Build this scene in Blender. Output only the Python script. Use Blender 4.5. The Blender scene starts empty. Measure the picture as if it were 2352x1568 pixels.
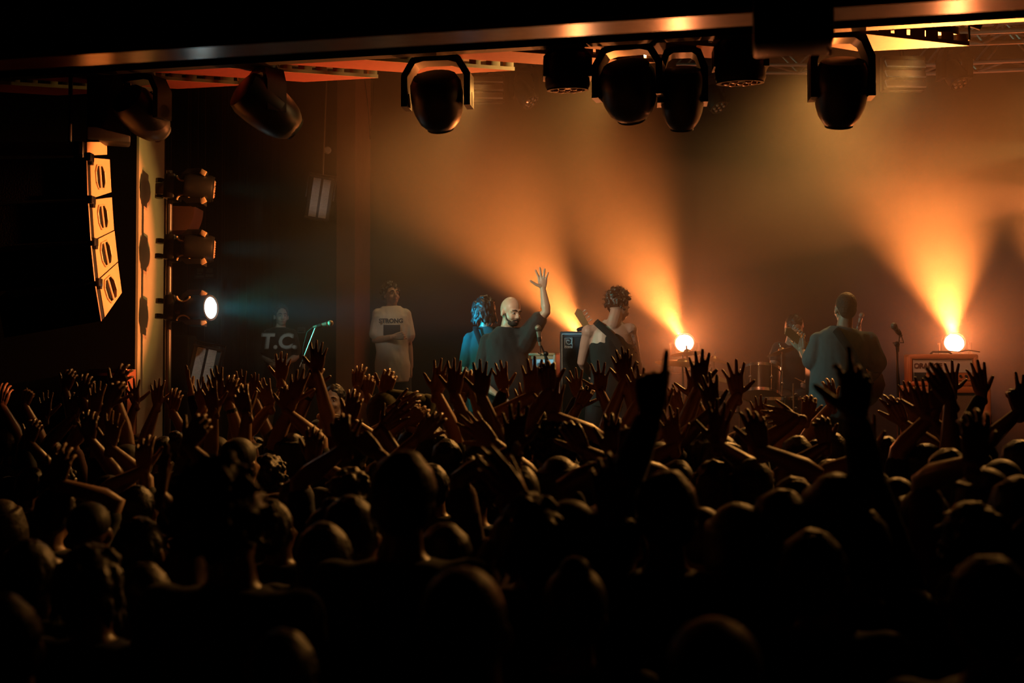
import bpy, math, random
import numpy as np
from mathutils import Vector, Matrix, Quaternion, Euler
SC = bpy.context.scene
COL = SC.collection
random.seed(7)
# ------------------------------------------------------------------ camera
F = 2613.0; CX, CY = 1176.0, 784.0; CZ = 2.11
PITCH = math.atan(66 / F)
cd = bpy.data.cameras.new('camera'); cam = bpy.data.objects.new('camera', cd); COL.objects.link(cam)
cam.location = (0, 0, CZ); cam.rotation_euler = (math.pi / 2 + PITCH, 0, 0)
cd.sensor_width = 36; cd.lens = F / 2352 * 36; cd.clip_start = 0.05
cd.dof.use_dof = True; cd.dof.focus_distance = 9.6; cd.dof.aperture_fstop = 2.0
SC.camera = cam
SC.view_settings.view_transform = 'Standard'; SC.view_settings.look = 'None'
SC.view_settings.gamma = 1.0; SC.view_settings.exposure = 0.0; SC.view_settings.use_curve_mapping = False
w = bpy.data.worlds.new('world'); SC.world = w; w.use_nodes = True
w.node_tree.nodes['Background'].inputs[0].default_value = (0.00030, 0.00045, 0.00055, 1)
cy = SC.cycles
cy.max_bounces = 4; cy.diffuse_bounces = 1; cy.glossy_bounces = 2; cy.transmission_bounces = 3
cy.volume_bounces = 0; cy.transparent_max_bounces = 6; cy.use_denoising = True
cy.caustics_reflective = False; cy.caustics_refractive = False; cy.use_light_tree = True
cy.sample_clamp_indirect = 3.0; cy.adaptive_threshold = 0.03; cy.blur_glossy = 1.0

def P(px, py, Y):
    """world point seen at pixel (px, py) at distance Y in front of the camera"""
    dx, dz = px - CX, CY - py
    d = Vector((dx, F * math.cos(PITCH) - dz * math.sin(PITCH), F * math.sin(PITCH) + dz * math.cos(PITCH)))
    return Vector((0, 0, CZ)) + d * (Y / d.y)
# the stage is turned 11.7 degrees to the camera: u runs along it, v runs upstage
TH = math.radians(11.7)
U = Vector((math.cos(TH), -math.sin(TH), 0)); V = Vector((math.sin(TH), math.cos(TH), 0))
def S(u, v, z=0.0): return U * u + V * v + Vector((0, 0, z))
def uv(p): return (p.dot(U), p.dot(V))
STAGE = 0.95; BEAM = 4.30

def look(frm, to):
    return (Vector(to) - Vector(frm)).to_track_quat('-Z', 'Y').to_euler()
def spot(name, loc, to, energy, color, angle, blend=0.6, radius=0.05):
    l = bpy.data.lights.new(name, 'SPOT'); l.energy = energy; l.color = color
    l.spot_size = math.radians(angle); l.spot_blend = blend; l.shadow_soft_size = radius
    o = bpy.data.objects.new(name, l); o.location = loc; o.rotation_euler = look(loc, to); COL.objects.link(o)
    return o
def point(name, loc, energy, color, radius=0.06):
    l = bpy.data.lights.new(name, 'POINT'); l.energy = energy; l.color = color; l.shadow_soft_size = radius
    o = bpy.data.objects.new(name, l); o.location = loc; COL.objects.link(o)
    return o
# ------------------------------------------------------------------ lamps of the show, and added fill spots
ORANGE = (1.0, 0.24, 0.045)
FLOOR_LAMPS = [P(1345, 787, 13.46), P(1572, 787, 13.2), P(2192, 787, 12.6), P(2480, 787, 12.3)]
BDIR = Vector((-0.98, -2.0, 1.2)).normalized()
BEAM_E = [7400, 5600, 6300, 5000]
for i, p in enumerate(FLOOR_LAMPS):
    q = p + BDIR * 0.16
    spot('floor_beam', q, q + BDIR, BEAM_E[i], ORANGE, 36, 1.0, 0.05)
    spot('floor_spill', q, q + Vector((-0.12, -1, 0.30)), [50, 60, 60, 12][i], (1.0, 0.25, 0.06), 88, 1.0, 0.07)
for p_, e in zip(FLOOR_LAMPS[:3], (0, 30, 38)):
    if e: point('floor_lamp_glow', p_ + Vector((-.05, -.22, .05)), e * .8, (1.0, 0.15, 0.035), 0.08)
KEY = P(1485, 123, 8.12)                     # bright yellow lamp hanging behind the wooden ribs
KEYC = (1.0, 0.42, 0.09)
point('hanging_lamp_glow', KEY + Vector((0, 0, 0.0)), 16, KEYC, 0.03)
spot('rib_light', KEY + Vector((-.06, 0, .02)), P(600, 150, 8.2), 90, (1.0, .62, .22), 50, 0.8, 0.03)
PANELS = [P(1108, 196, 11.8), P(2075, 150, 10.9)]
for p, e, to in zip(PANELS, (420, 540), ((-2.0, 7.6, 1.6), (0.4, 7.4, 1.6))):
    spot('ceiling_backlight', p + Vector((0, -.34, -.04)), to, e, KEYC, 44, 1.0, 0.10)
    spot('ceiling_wash', p + Vector((0, -.30, -.05)), p + Vector((-0.30, -0.55, -1.0)), 70, (1.0, 0.62, 0.26), 110, 1.0, 0.12)
for q_, e in ((S(0.9, 10.8, 4.95), 420), (S(3.0, 10.6, 4.95), 380), (S(-1.2, 10.8, 4.95), 210)):
    spot('crowd_backlight', q_, (q_.x - 2.4, 6.4, 1.5), e * 1.15, KEYC, 47, 1.0, 0.07)  # unseen spots added behind the ribs to rim the crowd
BLUE = P(486, 708, 9.75)
BLUED = Vector((0.93, -0.35, 0.02)).normalized()
spot('blue_beam', BLUE + BLUED * 0.06, BLUE + Vector((1, 0.46, 0.0)), 1100, (0.0, 0.46, 0.85), 22, 1.0, 0.07)
spot('blue_spill', BLUE + BLUED * 0.06, BLUE + Vector((1, 0.30, 0.10)), 190, (0.04, 0.60, 0.45), 80, 1.0, 0.07)
spot('blue_beam_middle', P(500, 570, 9.7), P(700, 575, 9.9), 160, (0.05, 0.60, 0.60), 30, 1.0, 0.07)
spot('blue_beam_top', P(500, 431, 9.7), P(700, 445, 9.9), 90, (0.08, 0.60, 0.50), 30, 1.0, 0.07)
spot('teal_fill', P(540, 330, 9.2), P(1500, 800, 10.0), 6, (0.22, 0.9, 0.8), 60, 1.0, 0.10)  # added fill for the teal tint, no fixture hangs here
spot('stage_front_fill', P(640, 300, 7.8), P(1230, 770, 10.0), 190, (1.0, 0.86, 0.62), 38, 0.9, 0.08)  # spot added near a hanging head to fill the performers
spot('side_orange', P(2600, 440, 8.3), P(290, 585, 9.0), 7500, (1.0, 0.24, 0.06), 18, 0.35, 0.02)  # unseen orange spot added past the right edge for array and pier
spot('side_yellow', P(2480, 330, 8.3), P(300, 560, 9.2), 1300, (1.0, 0.62, 0.15), 21, 0.5, 0.02)  # second unseen spot added at right, yellow on array and pier
spot('guitarist_fill', P(600, 300, 8.0), P(1885, 820, 8.95), 110, (0.42, 0.95, 0.85), 20, 1.0, 0.10)  # teal fill added for the guitarist, not a fixture
spot('amp_front_fill', P(1700, 175, 7.75), P(2160, 850, 10.2), 170, (1.0, 0.38, 0.20), 22, 0.9, 0.08)  # added beside a wash head to brighten the orange amp
spot('kit_front_fill', P(1567, 300, 7.9), P(1720, 840, 10.8), 130, (1.0, 0.32, 0.15), 26, 1.0, 0.08)  # fill added below a hanging head for drummer and cymbals
spot('small_amp_front_fill', P(1005, 300, 7.9), P(1243, 850, 11.3), 45, (1.0, 0.30, 0.12), 12, 0.9, 0.08)  # extra spot added to redden the small amp front
spot('wing_fill', P(560, 330, 9.4), P(660, 770, 13.4), 70, (0.75, 0.98, 0.85), 12, 1.0, 0.10)  # added cool fill on the man with the initials
spot('guard_fill', P(900, 330, 7.6), P(768, 925, 8.7), 22, (1.0, 0.72, 0.42), 8, 1.0, 0.05)  # unseen spot added so the guard's face shows
spot('white_shirt_fill', P(560, 330, 8.6), P(900, 770, 11.9), 60, (1.0, 0.88, 0.66), 9, 1.0, 0.10)  # added fill that lifts the white shirt
spot('strobe_fill', P(1005, 330, 7.6), P(735, 455, 11.6), 50, (1.0, 0.82, 0.70), 6, 0.8, 0.05)  # spot added to brighten the hanging strobe's reflectors
spot('low_strobe_fill', P(640, 340, 7.9), P(466, 850, 10.2), 60, (0.85, 1.0, 0.82), 9, 0.8, 0.05)  # fill added for the strips of the low strobe
spot('bass_speaker_fill', P(345, 340, 7.6), P(250, 890, 9.0), 14, (1.0, 0.22, 0.09), 16, 1.0, 0.05)  # added red spot, lifts the bass cabinet front
# ------------------------------------------------------------------ materials
MATS = {}
def M(name, color, rough=0.6, metal=0.0, var=0.15, scale=8.0, bump=0.0, emit=None, es=0.0, spec=0.5, sheen=0.0, coord='Object'):
    if name in MATS: return MATS[name]
    m = bpy.data.materials.new(name); m.use_nodes = True; nt = m.node_tree; b = nt.nodes['Principled BSDF']
    b.inputs['Roughness'].default_value = rough; b.inputs['Metallic'].default_value = metal
    b.inputs['Specular IOR Level'].default_value = spec
    if sheen: b.inputs['Sheen Weight'].default_value = sheen
    tc = nt.nodes.new('ShaderNodeTexCoord'); nz = nt.nodes.new('ShaderNodeTexNoise'); nz.inputs['Scale'].default_value = scale
    nz.inputs['Detail'].default_value = 3
    nt.links.new(tc.outputs[coord], nz.inputs['Vector'])
    mx = nt.nodes.new('ShaderNodeMix'); mx.data_type = 'RGBA'
    c = Vector(color)
    mx.inputs[6].default_value = (*(c * (1 - var)), 1); mx.inputs[7].default_value = (*[min(1, x) for x in c * (1 + var)], 1)
    nt.links.new(nz.outputs['Fac'], mx.inputs[0]); nt.links.new(mx.outputs[2], b.inputs['Base Color'])
    if bump:
        bp = nt.nodes.new('ShaderNodeBump'); bp.inputs['Strength'].default_value = bump; bp.inputs['Distance'].default_value = 0.01
        nt.links.new(nz.outputs['Fac'], bp.inputs['Height']); nt.links.new(bp.outputs['Normal'], b.inputs['Normal'])
    if emit:
        b.inputs['Emission Color'].default_value = (*emit, 1); b.inputs['Emission Strength'].default_value = es
    MATS[name] = m
    return m
black = M('black_paint', (0.012, 0.012, 0.012), 0.45)
blackm = M('black_metal', (0.015, 0.015, 0.016), 0.35, 0.3)
rubber = M('black_rubber', (0.010, 0.010, 0.010), 0.7)
steel = M('steel', (0.55, 0.55, 0.55), 0.3, 1.0, 0.05)
chrome = M('chrome', (0.8, 0.8, 0.8), 0.12, 1.0, 0.02)
brass = M('cymbal_brass', (0.80, 0.52, 0.26), 0.42, 1.0, 0.08, 30)
# ------------------------------------------------------------------ mesh builder
class G:
    def __init__(s): s.v = []; s.f = []
    def add(s, vs, fs):
        n = len(s.v); s.v.extend([tuple(x) for x in vs]); s.f.extend([tuple(i + n for i in f) for f in fs]); return s
    def join(s, o, m=None):
        return s.add([(m @ Vector(x)) for x in o.v] if m is not None else o.v, o.f)
    def xf(s, m):
        s.v = [tuple(m @ Vector(x)) for x in s.v]; return s
    def box(s, c, d, rot=None, bev=0.0):
        x, y, z = d[0] / 2, d[1] / 2, d[2] / 2; b = min(bev, x * .9, y * .9, z * .9)
        R = rot.to_matrix() if isinstance(rot, (Euler, Quaternion)) else (rot if rot is not None else Matrix.Identity(3))
        c = Vector(c)
        if b <= 0:
            vs = [Vector((i, j, k)) for i in (-x, x) for j in (-y, y) for k in (-z, z)]
            fs = [(0, 1, 3, 2), (4, 6, 7, 5), (0, 4, 5, 1), (2, 3, 7, 6), (0, 2, 6, 4), (1, 5, 7, 3)]
        else:
            bm = bmesh.new(); bmesh.ops.create_cube(bm, size=1)
            for q in bm.verts: q.co = Vector((q.co.x * 2 * x, q.co.y * 2 * y, q.co.z * 2 * z))
            bmesh.ops.bevel(bm, geom=list(bm.edges), offset=b, segments=2, affect='EDGES', profile=0.5)
            bm.verts.ensure_lookup_table(); vs = [q.co.copy() for q in bm.verts]; fs = [tuple(q.index for q in f.verts) for f in bm.faces]; bm.free()
        return s.add([c + R @ q for q in vs], fs)
    def sweep(s, pts, rad, n=12, side=None, cap=True, closed_end=True):
        """tube along pts; rad = list of r or (r_side, r_other); side = direction of the first radius"""
        pts = [Vector(p) for p in pts]; rad = [r if isinstance(r, tuple) else (r, r) for r in rad]
        T = []
        for i in range(len(pts)):
            a = pts[max(0, i - 1)]; b = pts[min(len(pts) - 1, i + 1)]; T.append((b - a).normalized() if (b - a).length > 1e-9 else Vector((0, 0, 1)))
        if side is None: side = Vector((1, 0, 0)) if abs(T[0].x) < .9 else Vector((0, 1, 0))
        side = Vector(side)
        P_, R_, TT = list(pts), list(rad), list(T)
        if cap:
            r0 = min(rad[0]); r1 = min(rad[-1])
            pre = [(pts[0] - T[0] * r0 * k, tuple(q * c for q in rad[0]), T[0]) for k, c in ((.95, .25), (.75, .66), (.4, .92))]
            post = [(pts[-1] + T[-1] * r1 * k, tuple(q * c for q in rad[-1]), T[-1]) for k, c in ((.4, .92), (.75, .66), (.95, .25))]
            P_ = [a[0] for a in pre] + P_ + [a[0] for a in post]; R_ = [a[1] for a in pre] + R_ + [a[1] for a in post]; TT = [a[2] for a in pre] + TT + [a[2] for a in post]
        vs = []; fs = []; A = side
        for p, r, t in zip(P_, R_, TT):
            A = A - t * A.dot(t)
            A = A.normalized() if A.length > 1e-6 else t.orthogonal().normalized()
            B = t.cross(A)
            for k in range(n):
                a = 2 * math.pi * k / n; vs.append(p + A * (r[0] * math.cos(a)) + B * (r[1] * math.sin(a)))
        m = len(P_)
        for i in range(m - 1):
            for k in range(n):
                k2 = (k + 1) % n; fs.append((i * n + k, i * n + k2, (i + 1) * n + k2, (i + 1) * n + k))
        if closed_end:
            fs.append(tuple(range(n - 1, -1, -1))); fs.append(tuple((m - 1) * n + k for k in range(n)))
        return s.add(vs, fs)
    def tube(s, a, b, r, r2=None, n=10): return s.sweep([a, b], [r, r if r2 is None else r2], n, cap=False)
    def wire(s, pts, r, n=6): return s.sweep(pts, [r] * len(pts), n, cap=False)
    def ell(s, c, r, rot=None, nu=14, nv=10):
        c = Vector(c); r = (r, r, r) if not hasattr(r, '__len__') else r; R = rot if rot is not None else Matrix.Identity(3)
        vs = [c + R @ Vector((0, 0, -r[2]))]
        for j in range(1, nv):
            ph = math.pi * j / nv
            for i in range(nu):
                a = 2 * math.pi * i / nu; vs.append(c + R @ Vector((r[0] * math.sin(ph) * math.cos(a), r[1] * math.sin(ph) * math.sin(a), -r[2] * math.cos(ph))))
        vs.append(c + R @ Vector((0, 0, r[2]))); fs = []
        for i in range(nu): fs.append((0, 1 + (i + 1) % nu, 1 + i))
        for j in range(nv - 2):
            for i in range(nu):
                a = 1 + j * nu; fs.append((a + i, a + (i + 1) % nu, a + nu + (i + 1) % nu, a + nu + i))
        t = len(vs) - 1; a = 1 + (nv - 2) * nu
        for i in range(nu): fs.append((a + i, a + (i + 1) % nu, t))
        return s.add(vs, fs)
    def lathe(s, prof, c=(0, 0, 0), axis=(0, 0, 1), n=24, closed=False):
        """prof = [(r, h)] turned about axis"""
        c = Vector(c); ax = Vector(axis).normalized(); A = ax.orthogonal().normalized(); B = ax.cross(A); vs = []; fs = []
        for r, h in prof:
            for k in range(n):
                a = 2 * math.pi * (k + .5) / n; vs.append(c + ax * h + A * (r * math.cos(a)) + B * (r * math.sin(a)))
        m = len(prof)
        for i in range(m - 1 + (1 if closed else 0)):
            i2 = (i + 1) % m
            for k in range(n):
                k2 = (k + 1) % n; fs.append((i * n + k, i * n + k2, i2 * n + k2, i2 * n + k))
        if not closed:
            fs.append(tuple(range(n - 1, -1, -1))); fs.append(tuple((m - 1) * n + k for k in range(n)))
        return s.add(vs, fs)
    def prism(s, poly, d):
        """poly = world points of one face, d = extrusion vector"""
        d = Vector(d); n = len(poly); vs = [Vector(p) for p in poly] + [Vector(p) + d for p in poly]
        fs = [tuple(range(n - 1, -1, -1)), tuple(range(n, 2 * n))] + [(i, (i + 1) % n, n + (i + 1) % n, n + i) for i in range(n)]
        return s.add(vs, fs)
    def arr(s): return np.array(s.v, dtype=np.float32), s.f
import bmesh
def mesh_of(name, g, smooth=True, recalc=True):
    me = bpy.data.meshes.new(name); me.from_pydata(g.v, [], g.f)
    if recalc:
        bm = bmesh.new(); bm.from_mesh(me); bmesh.ops.recalc_face_normals(bm, faces=bm.faces); bm.to_mesh(me); bm.free()
    if smooth:
        me.polygons.foreach_set('use_smooth', [True] * len(me.polygons)); me.set_sharp_from_angle(angle=math.radians(38))
    me.update(); return me
def tag(o, label=None, cat=None, group=None, kind=None):
    if label: o['label'] = label
    if cat: o['category'] = cat
    if group: o['group'] = group
    if kind: o['kind'] = kind
    return o
def obj(name, g, m, parent=None, loc=None, smooth=True):
    """one mesh object; world coordinates in g are made local to its own origin or its parent"""
    me = g if isinstance(g, bpy.types.Mesh) else mesh_of(name, g, smooth)
    o = bpy.data.objects.new(name, me); COL.objects.link(o)
    if m is not None: me.materials.append(m)
    if parent is not None:
        o.parent = parent; o.matrix_parent_inverse = wm(parent).inverted()
    elif loc is not None:
        me.transform(Matrix.Translation(-Vector(loc))); o.location = loc
    return o
def wm(o):
    m = Matrix.LocRotScale(o.location, o.rotation_euler, o.scale)
    if o.parent is not None: return wm(o.parent) @ o.matrix_parent_inverse @ m
    return m
def thing(name, label, cat, loc, group=None, rz=0.0):
    o = bpy.data.objects.new(name, None); COL.objects.link(o); o.location = loc; o.rotation_euler = (0, 0, rz); o.empty_display_size = 0.1
    return tag(o, label, cat, group)
def struct(name, g, m, **k):
    return tag(obj(name, g, m, **k), kind='structure')
def copy_tree(o, parent=None):
    c = o.copy(); COL.objects.link(c)
    if parent is not None: c.parent = parent; c.matrix_parent_inverse = o.matrix_parent_inverse.copy()
    for ch in list(o.children): copy_tree(ch, c)
    return c
def fuse(g, vox, it=4, fac=0.5):
    """voxel-join the closed shells in g into one continuous surface and relax it"""
    me = bpy.data.meshes.new('tmp'); me.from_pydata(g.v, [], g.f)
    o = bpy.data.objects.new('tmp', me); COL.objects.link(o)
    r = o.modifiers.new('r', 'REMESH'); r.mode = 'VOXEL'; r.voxel_size = vox; r.use_smooth_shade = True
    if it:
        s_ = o.modifiers.new('s', 'SMOOTH'); s_.factor = fac; s_.iterations = it
    dg = bpy.context.evaluated_depsgraph_get(); e = o.evaluated_get(dg)
    out = bpy.data.meshes.new_from_object(e); bpy.data.objects.remove(o); bpy.data.meshes.remove(me)
    out.polygons.foreach_set('use_smooth', [True] * len(out.polygons))
    return out
def text_mesh(txt, size, depth=0.002, shear=0.0, bold=0.0, space=1.0):
    c = bpy.data.curves.new('t', 'FONT'); c.body = txt; c.size = size; c.extrude = depth / 2; c.shear = shear; c.offset = bold; c.space_character = space
    c.align_x = 'CENTER'; c.align_y = 'CENTER'; c.resolution_u = 3
    o = bpy.data.objects.new('t', c); COL.objects.link(o)
    dg = bpy.context.evaluated_depsgraph_get(); me = bpy.data.meshes.new_from_object(o.evaluated_get(dg))
    bpy.data.objects.remove(o); bpy.data.curves.remove(c); return me
def frame(x, y, z, o):
    m = Matrix.Identity(4)
    for i, a in enumerate((x, y, z)):
        for j in range(3): m[j][i] = a[j]
    for j in range(3): m[j][3] = o[j]
    return m
# ------------------------------------------------------------------ the room
def slab(u0, u1, v0, v1, z0, z1):
    g = G(); g.prism([S(u0, v0, z0), S(u1, v0, z0), S(u1, v1, z0), S(u0, v1, z0)], (0, 0, z1 - z0)); return g
m_floor = M('dark_floor', (0.02, 0.018, 0.016), 0.5, 0, 0.3, 3)
m_wall = M('black_wall', (0.012, 0.011, 0.010), 0.9, 0, 0.3, 2, spec=0.1)
m_back = M('back_cloth', (0.035, 0.030, 0.026), 0.95, 0, 0.3, 1.5)
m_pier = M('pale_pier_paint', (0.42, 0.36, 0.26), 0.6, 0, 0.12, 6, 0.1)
m_pillar = M('pillar_paint', (0.55, 0.38, 0.28), 0.7, 0, 0.12, 5)
struct('floor', slab(-9, 9, -3, 16.2, -0.1, 0.0), m_floor)
m_ceil = M('black_ceiling', (.0022, .002, .002), 1.0, 0, .3, 2, spec=0.0)
struct('ceiling', slab(-9, 9, -3, 7.02, 4.34, 4.5), m_ceil)
struct('ceiling_stage', slab(-9, 9, 7.02, 16.2, 6.6, 6.7), m_wall)
struct('wall_back', slab(-9, 9, 15.2, 15.4, 0, 6.7), m_back)
struct('wall_right', slab(8.8, 9, -3, 16.2, 0, 6.7), m_wall)
struct('wall_left', slab(-9, -8.8, -3, 16.2, 0, 6.7), m_wall)
struct('wall_rear', slab(-9, 9, -3, -2.8, 0, 4.5), m_wall)
struct('trim_1', slab(-9, 9, 6.98, 7.02, 4.34, 6.7), m_ceil)
SF = 8.45    # v of the stage front edge
struct('stage_floor', slab(-8.8, 8.8, SF, 15.2, 0.0, STAGE), M('stage_deck', (0.03, 0.027, 0.025), 0.45, 0, 0.3, 2))
# left proscenium pier: front's shade put in as black, pale side catches stage light
A = P(312, 600, 9.68); au, av = uv(A)
B = P(371, 600, 10.45); bu, bv = uv(B)
g = G()
pier = [A, B, S(bu - 0.30, bv + 0.10), S(-8.8, bv + 0.1), S(-8.8, av), ]
g.prism([(p.x, p.y, 0) for p in pier], (0, 0, 6.6)); struct('wall_proscenium', g, m_wall)
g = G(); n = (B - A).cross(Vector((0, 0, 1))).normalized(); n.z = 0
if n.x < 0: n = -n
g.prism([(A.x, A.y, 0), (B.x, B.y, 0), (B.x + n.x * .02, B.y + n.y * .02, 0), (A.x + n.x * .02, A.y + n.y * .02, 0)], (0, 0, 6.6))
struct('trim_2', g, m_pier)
# pillar beyond the curtain
pl = P(815, 600, 13.6); pr = P(850, 600, 14.9)
g = G(); g.prism([(pl.x - .22, pl.y, 0), (pl.x, pl.y, 0), (pr.x, pr.y, 0), (pr.x - .22, pr.y, 0)], (0, 0, 6.59))
struct('wall_pillar', g, m_pillar)
# gathered curtain behind the left wing
def curtain(name, pa, pb, z0, z1, label, m, folds=46, amp=0.05):
    g = G(); a = Vector(pa); b = Vector(pb); d = (b - a); L = d.length; d.normalize(); nn = Vector((-d.y, d.x, 0)); N = folds * 6; vs = []
    rr = random.Random(5); ph = 0; xs = []
    prof = []
    for i in range(N + 1):
        ph += rr.uniform(.6, 1.5) * 2 * math.pi / 6; prof.append(math.sin(ph) * amp * rr.uniform(.8, 1.1) + 0.35 * amp * math.sin(ph * .31))
    zs = [z0, z0 + (z1 - z0) * .4, z1]
    for side in (0, 1):
        for k, z in enumerate(zs):
            for i in range(N + 1):
                p = a + d * (L * i / N) + nn * (prof[i] * (1.15, 1, .7)[k] + side * .012); vs.append((p.x, p.y, z))
    W = N + 1; fs = []
    for side in (0, 1):
        o_ = side * 3 * W
        for k in range(2):
            for i in range(N): fs.append((o_ + k * W + i, o_ + k * W + i + 1, o_ + (k + 1) * W + i + 1, o_ + (k + 1) * W + i))
    for i in range(N):
        fs.append((i, i + 1, 3 * W + i + 1, 3 * W + i)); fs.append((2 * W + i, 2 * W + i + 1, 5 * W + i + 1, 5 * W + i))
    g.add(vs, fs); o = obj(name, g, m, loc=(a.x, a.y, z0)); tag(o, label, 'curtain'); return o
m_cur = M('curtain_velvet', (0.10, 0.075, 0.045), 0.85, 0, 0.2, 4, 0, sheen=0.5)
ca = P(345, 600, 13.3); cb = P(640, 600, 14.3)
curtain('stage_curtain', (ca.x, ca.y, 0), (cb.x, cb.y, 0), STAGE + .02, 6.5, 'brown pleated curtain hanging full height behind the left wing of the stage', m_cur)
# ------------------------------------------------------------------ ceiling beam and wooden ribs
m_beam = M('varnished_beam', (0.48, 0.14, 0.07), 0.20, 0, 0.25, 9, 0.04)
m_rib = M('red_wood', (0.26, 0.045, 0.035), 0.5, 0, 0.2, 20, 0.1)
m_rung = M('pale_wood', (0.62, 0.48, 0.28), 0.6, 0, 0.2, 20)
K_ = 0.62; v0_, v1_ = 7.06 * K_, 7.44 * K_; ZB = CZ + (BEAM - CZ) * K_
g = G(); q_ = [S(-4.3, v0_, ZB - .004), S(2.9, v0_, ZB - .004), S(2.9, v1_, ZB + .018), S(-4.3, v1_, ZB + .018)]; g.prism(q_, (0, 0, .12))
struct('ceiling_overhang', slab(-9, 9, -3, v0_ - .002, ZB + .02, ZB + .25), m_ceil)
tag(obj('ceiling_beam', g, m_beam, loc=S(-1, v0_, ZB)), 'long varnished wooden beam crossing the picture under the black ceiling', 'beam')
g = slab(-6.2, 4.4, 7.42, 7.50, BEAM - .03, BEAM + .1)  # black strip put in for the band of shadow before the ribs
tag(obj('shadow_strip', g, black, loc=S(-1, 7.46, BEAM)), 'narrow black strip for the shadow band beyond the varnished beam, where the wooden ribs begin', 'trim')
DV = 0.59; DU = 1.16
ribnames = ['leftmost slanted wooden rib above the hanging speaker array', 'slanted wooden rib ending above the far left moving head light', 'slanted wooden rib ending above the round ended strobe on its rod',
            'slanted wooden rib ending above the round headed moving light left of centre', 'slanted wooden rib ending beside the bright yellow lamp', 'short slanted wooden rib right of the centre moving lights',
            'slanted wooden rib at right with a dark notched edge below the truss', 'farthest right slanted wooden rib near the truss']
for k in range(7):
    tu = -4.80 + 1.045 * k
    t = thing('wooden_rib', ribnames[k], 'ceiling rib', S(tu, 8.1, BEAM + .02), 'slanted wooden ribs under the ceiling')
    tip = S(tu, 8.10, BEAM); W_ = .58
    if k == 6: W_ = .70
    q = [S(tu, 8.10, BEAM), S(tu - W_, 8.10, BEAM), S(tu - W_ - DU, 8.10 - DV, BEAM), S(tu - DU, 8.10 - DV, BEAM)]
    if k == 6: q = [S(tu, 8.10, BEAM), S(tu - W_, 8.10, BEAM), S(tu - W_ - .75, 8.10 - DV, BEAM), S(tu - 1.0, 8.10 - DV, BEAM)]
    g = G().prism(q, (0, 0, .018)); obj('underside_board', g, m_rib, t)
    a = q[3]; b = q[0]; d = (b - a); L = d.length; d.normalize(); inn = (q[1] - q[0]).normalized()
    nr = int(L / .125)
    for j in range(nr + 1):
        s0 = j * (L - .03) / nr; wd = .036 if j % 3 else .055
        wd = min(wd, L - s0)
        g = G().prism([a + d * s0 + Vector((0, 0, .018)), a + d * (s0 + wd) + Vector((0, 0, .018)), a + d * (s0 + wd) + inn * .05 + Vector((0, 0, .018)), a + d * s0 + inn * .05 + Vector((0, 0, .018))], (0, 0, .062))
        obj('rung', g, m_rung, t)
    g = G().prism([a + Vector((0, 0, .0)) - inn * .008, b - inn * .008, b, a], (0, 0, .026)); obj('edge_strip', g, m_rung, t)
    g = G().prism([a + inn * .06 + Vector((0, 0, .082)), b + inn * .06 + Vector((0, 0, .082)), b + inn * .3 + Vector((0, 0, .082)), a + inn * .3 + Vector((0, 0, .082))], (0, 0, .05)); obj('top_board', g, black, t)
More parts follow.
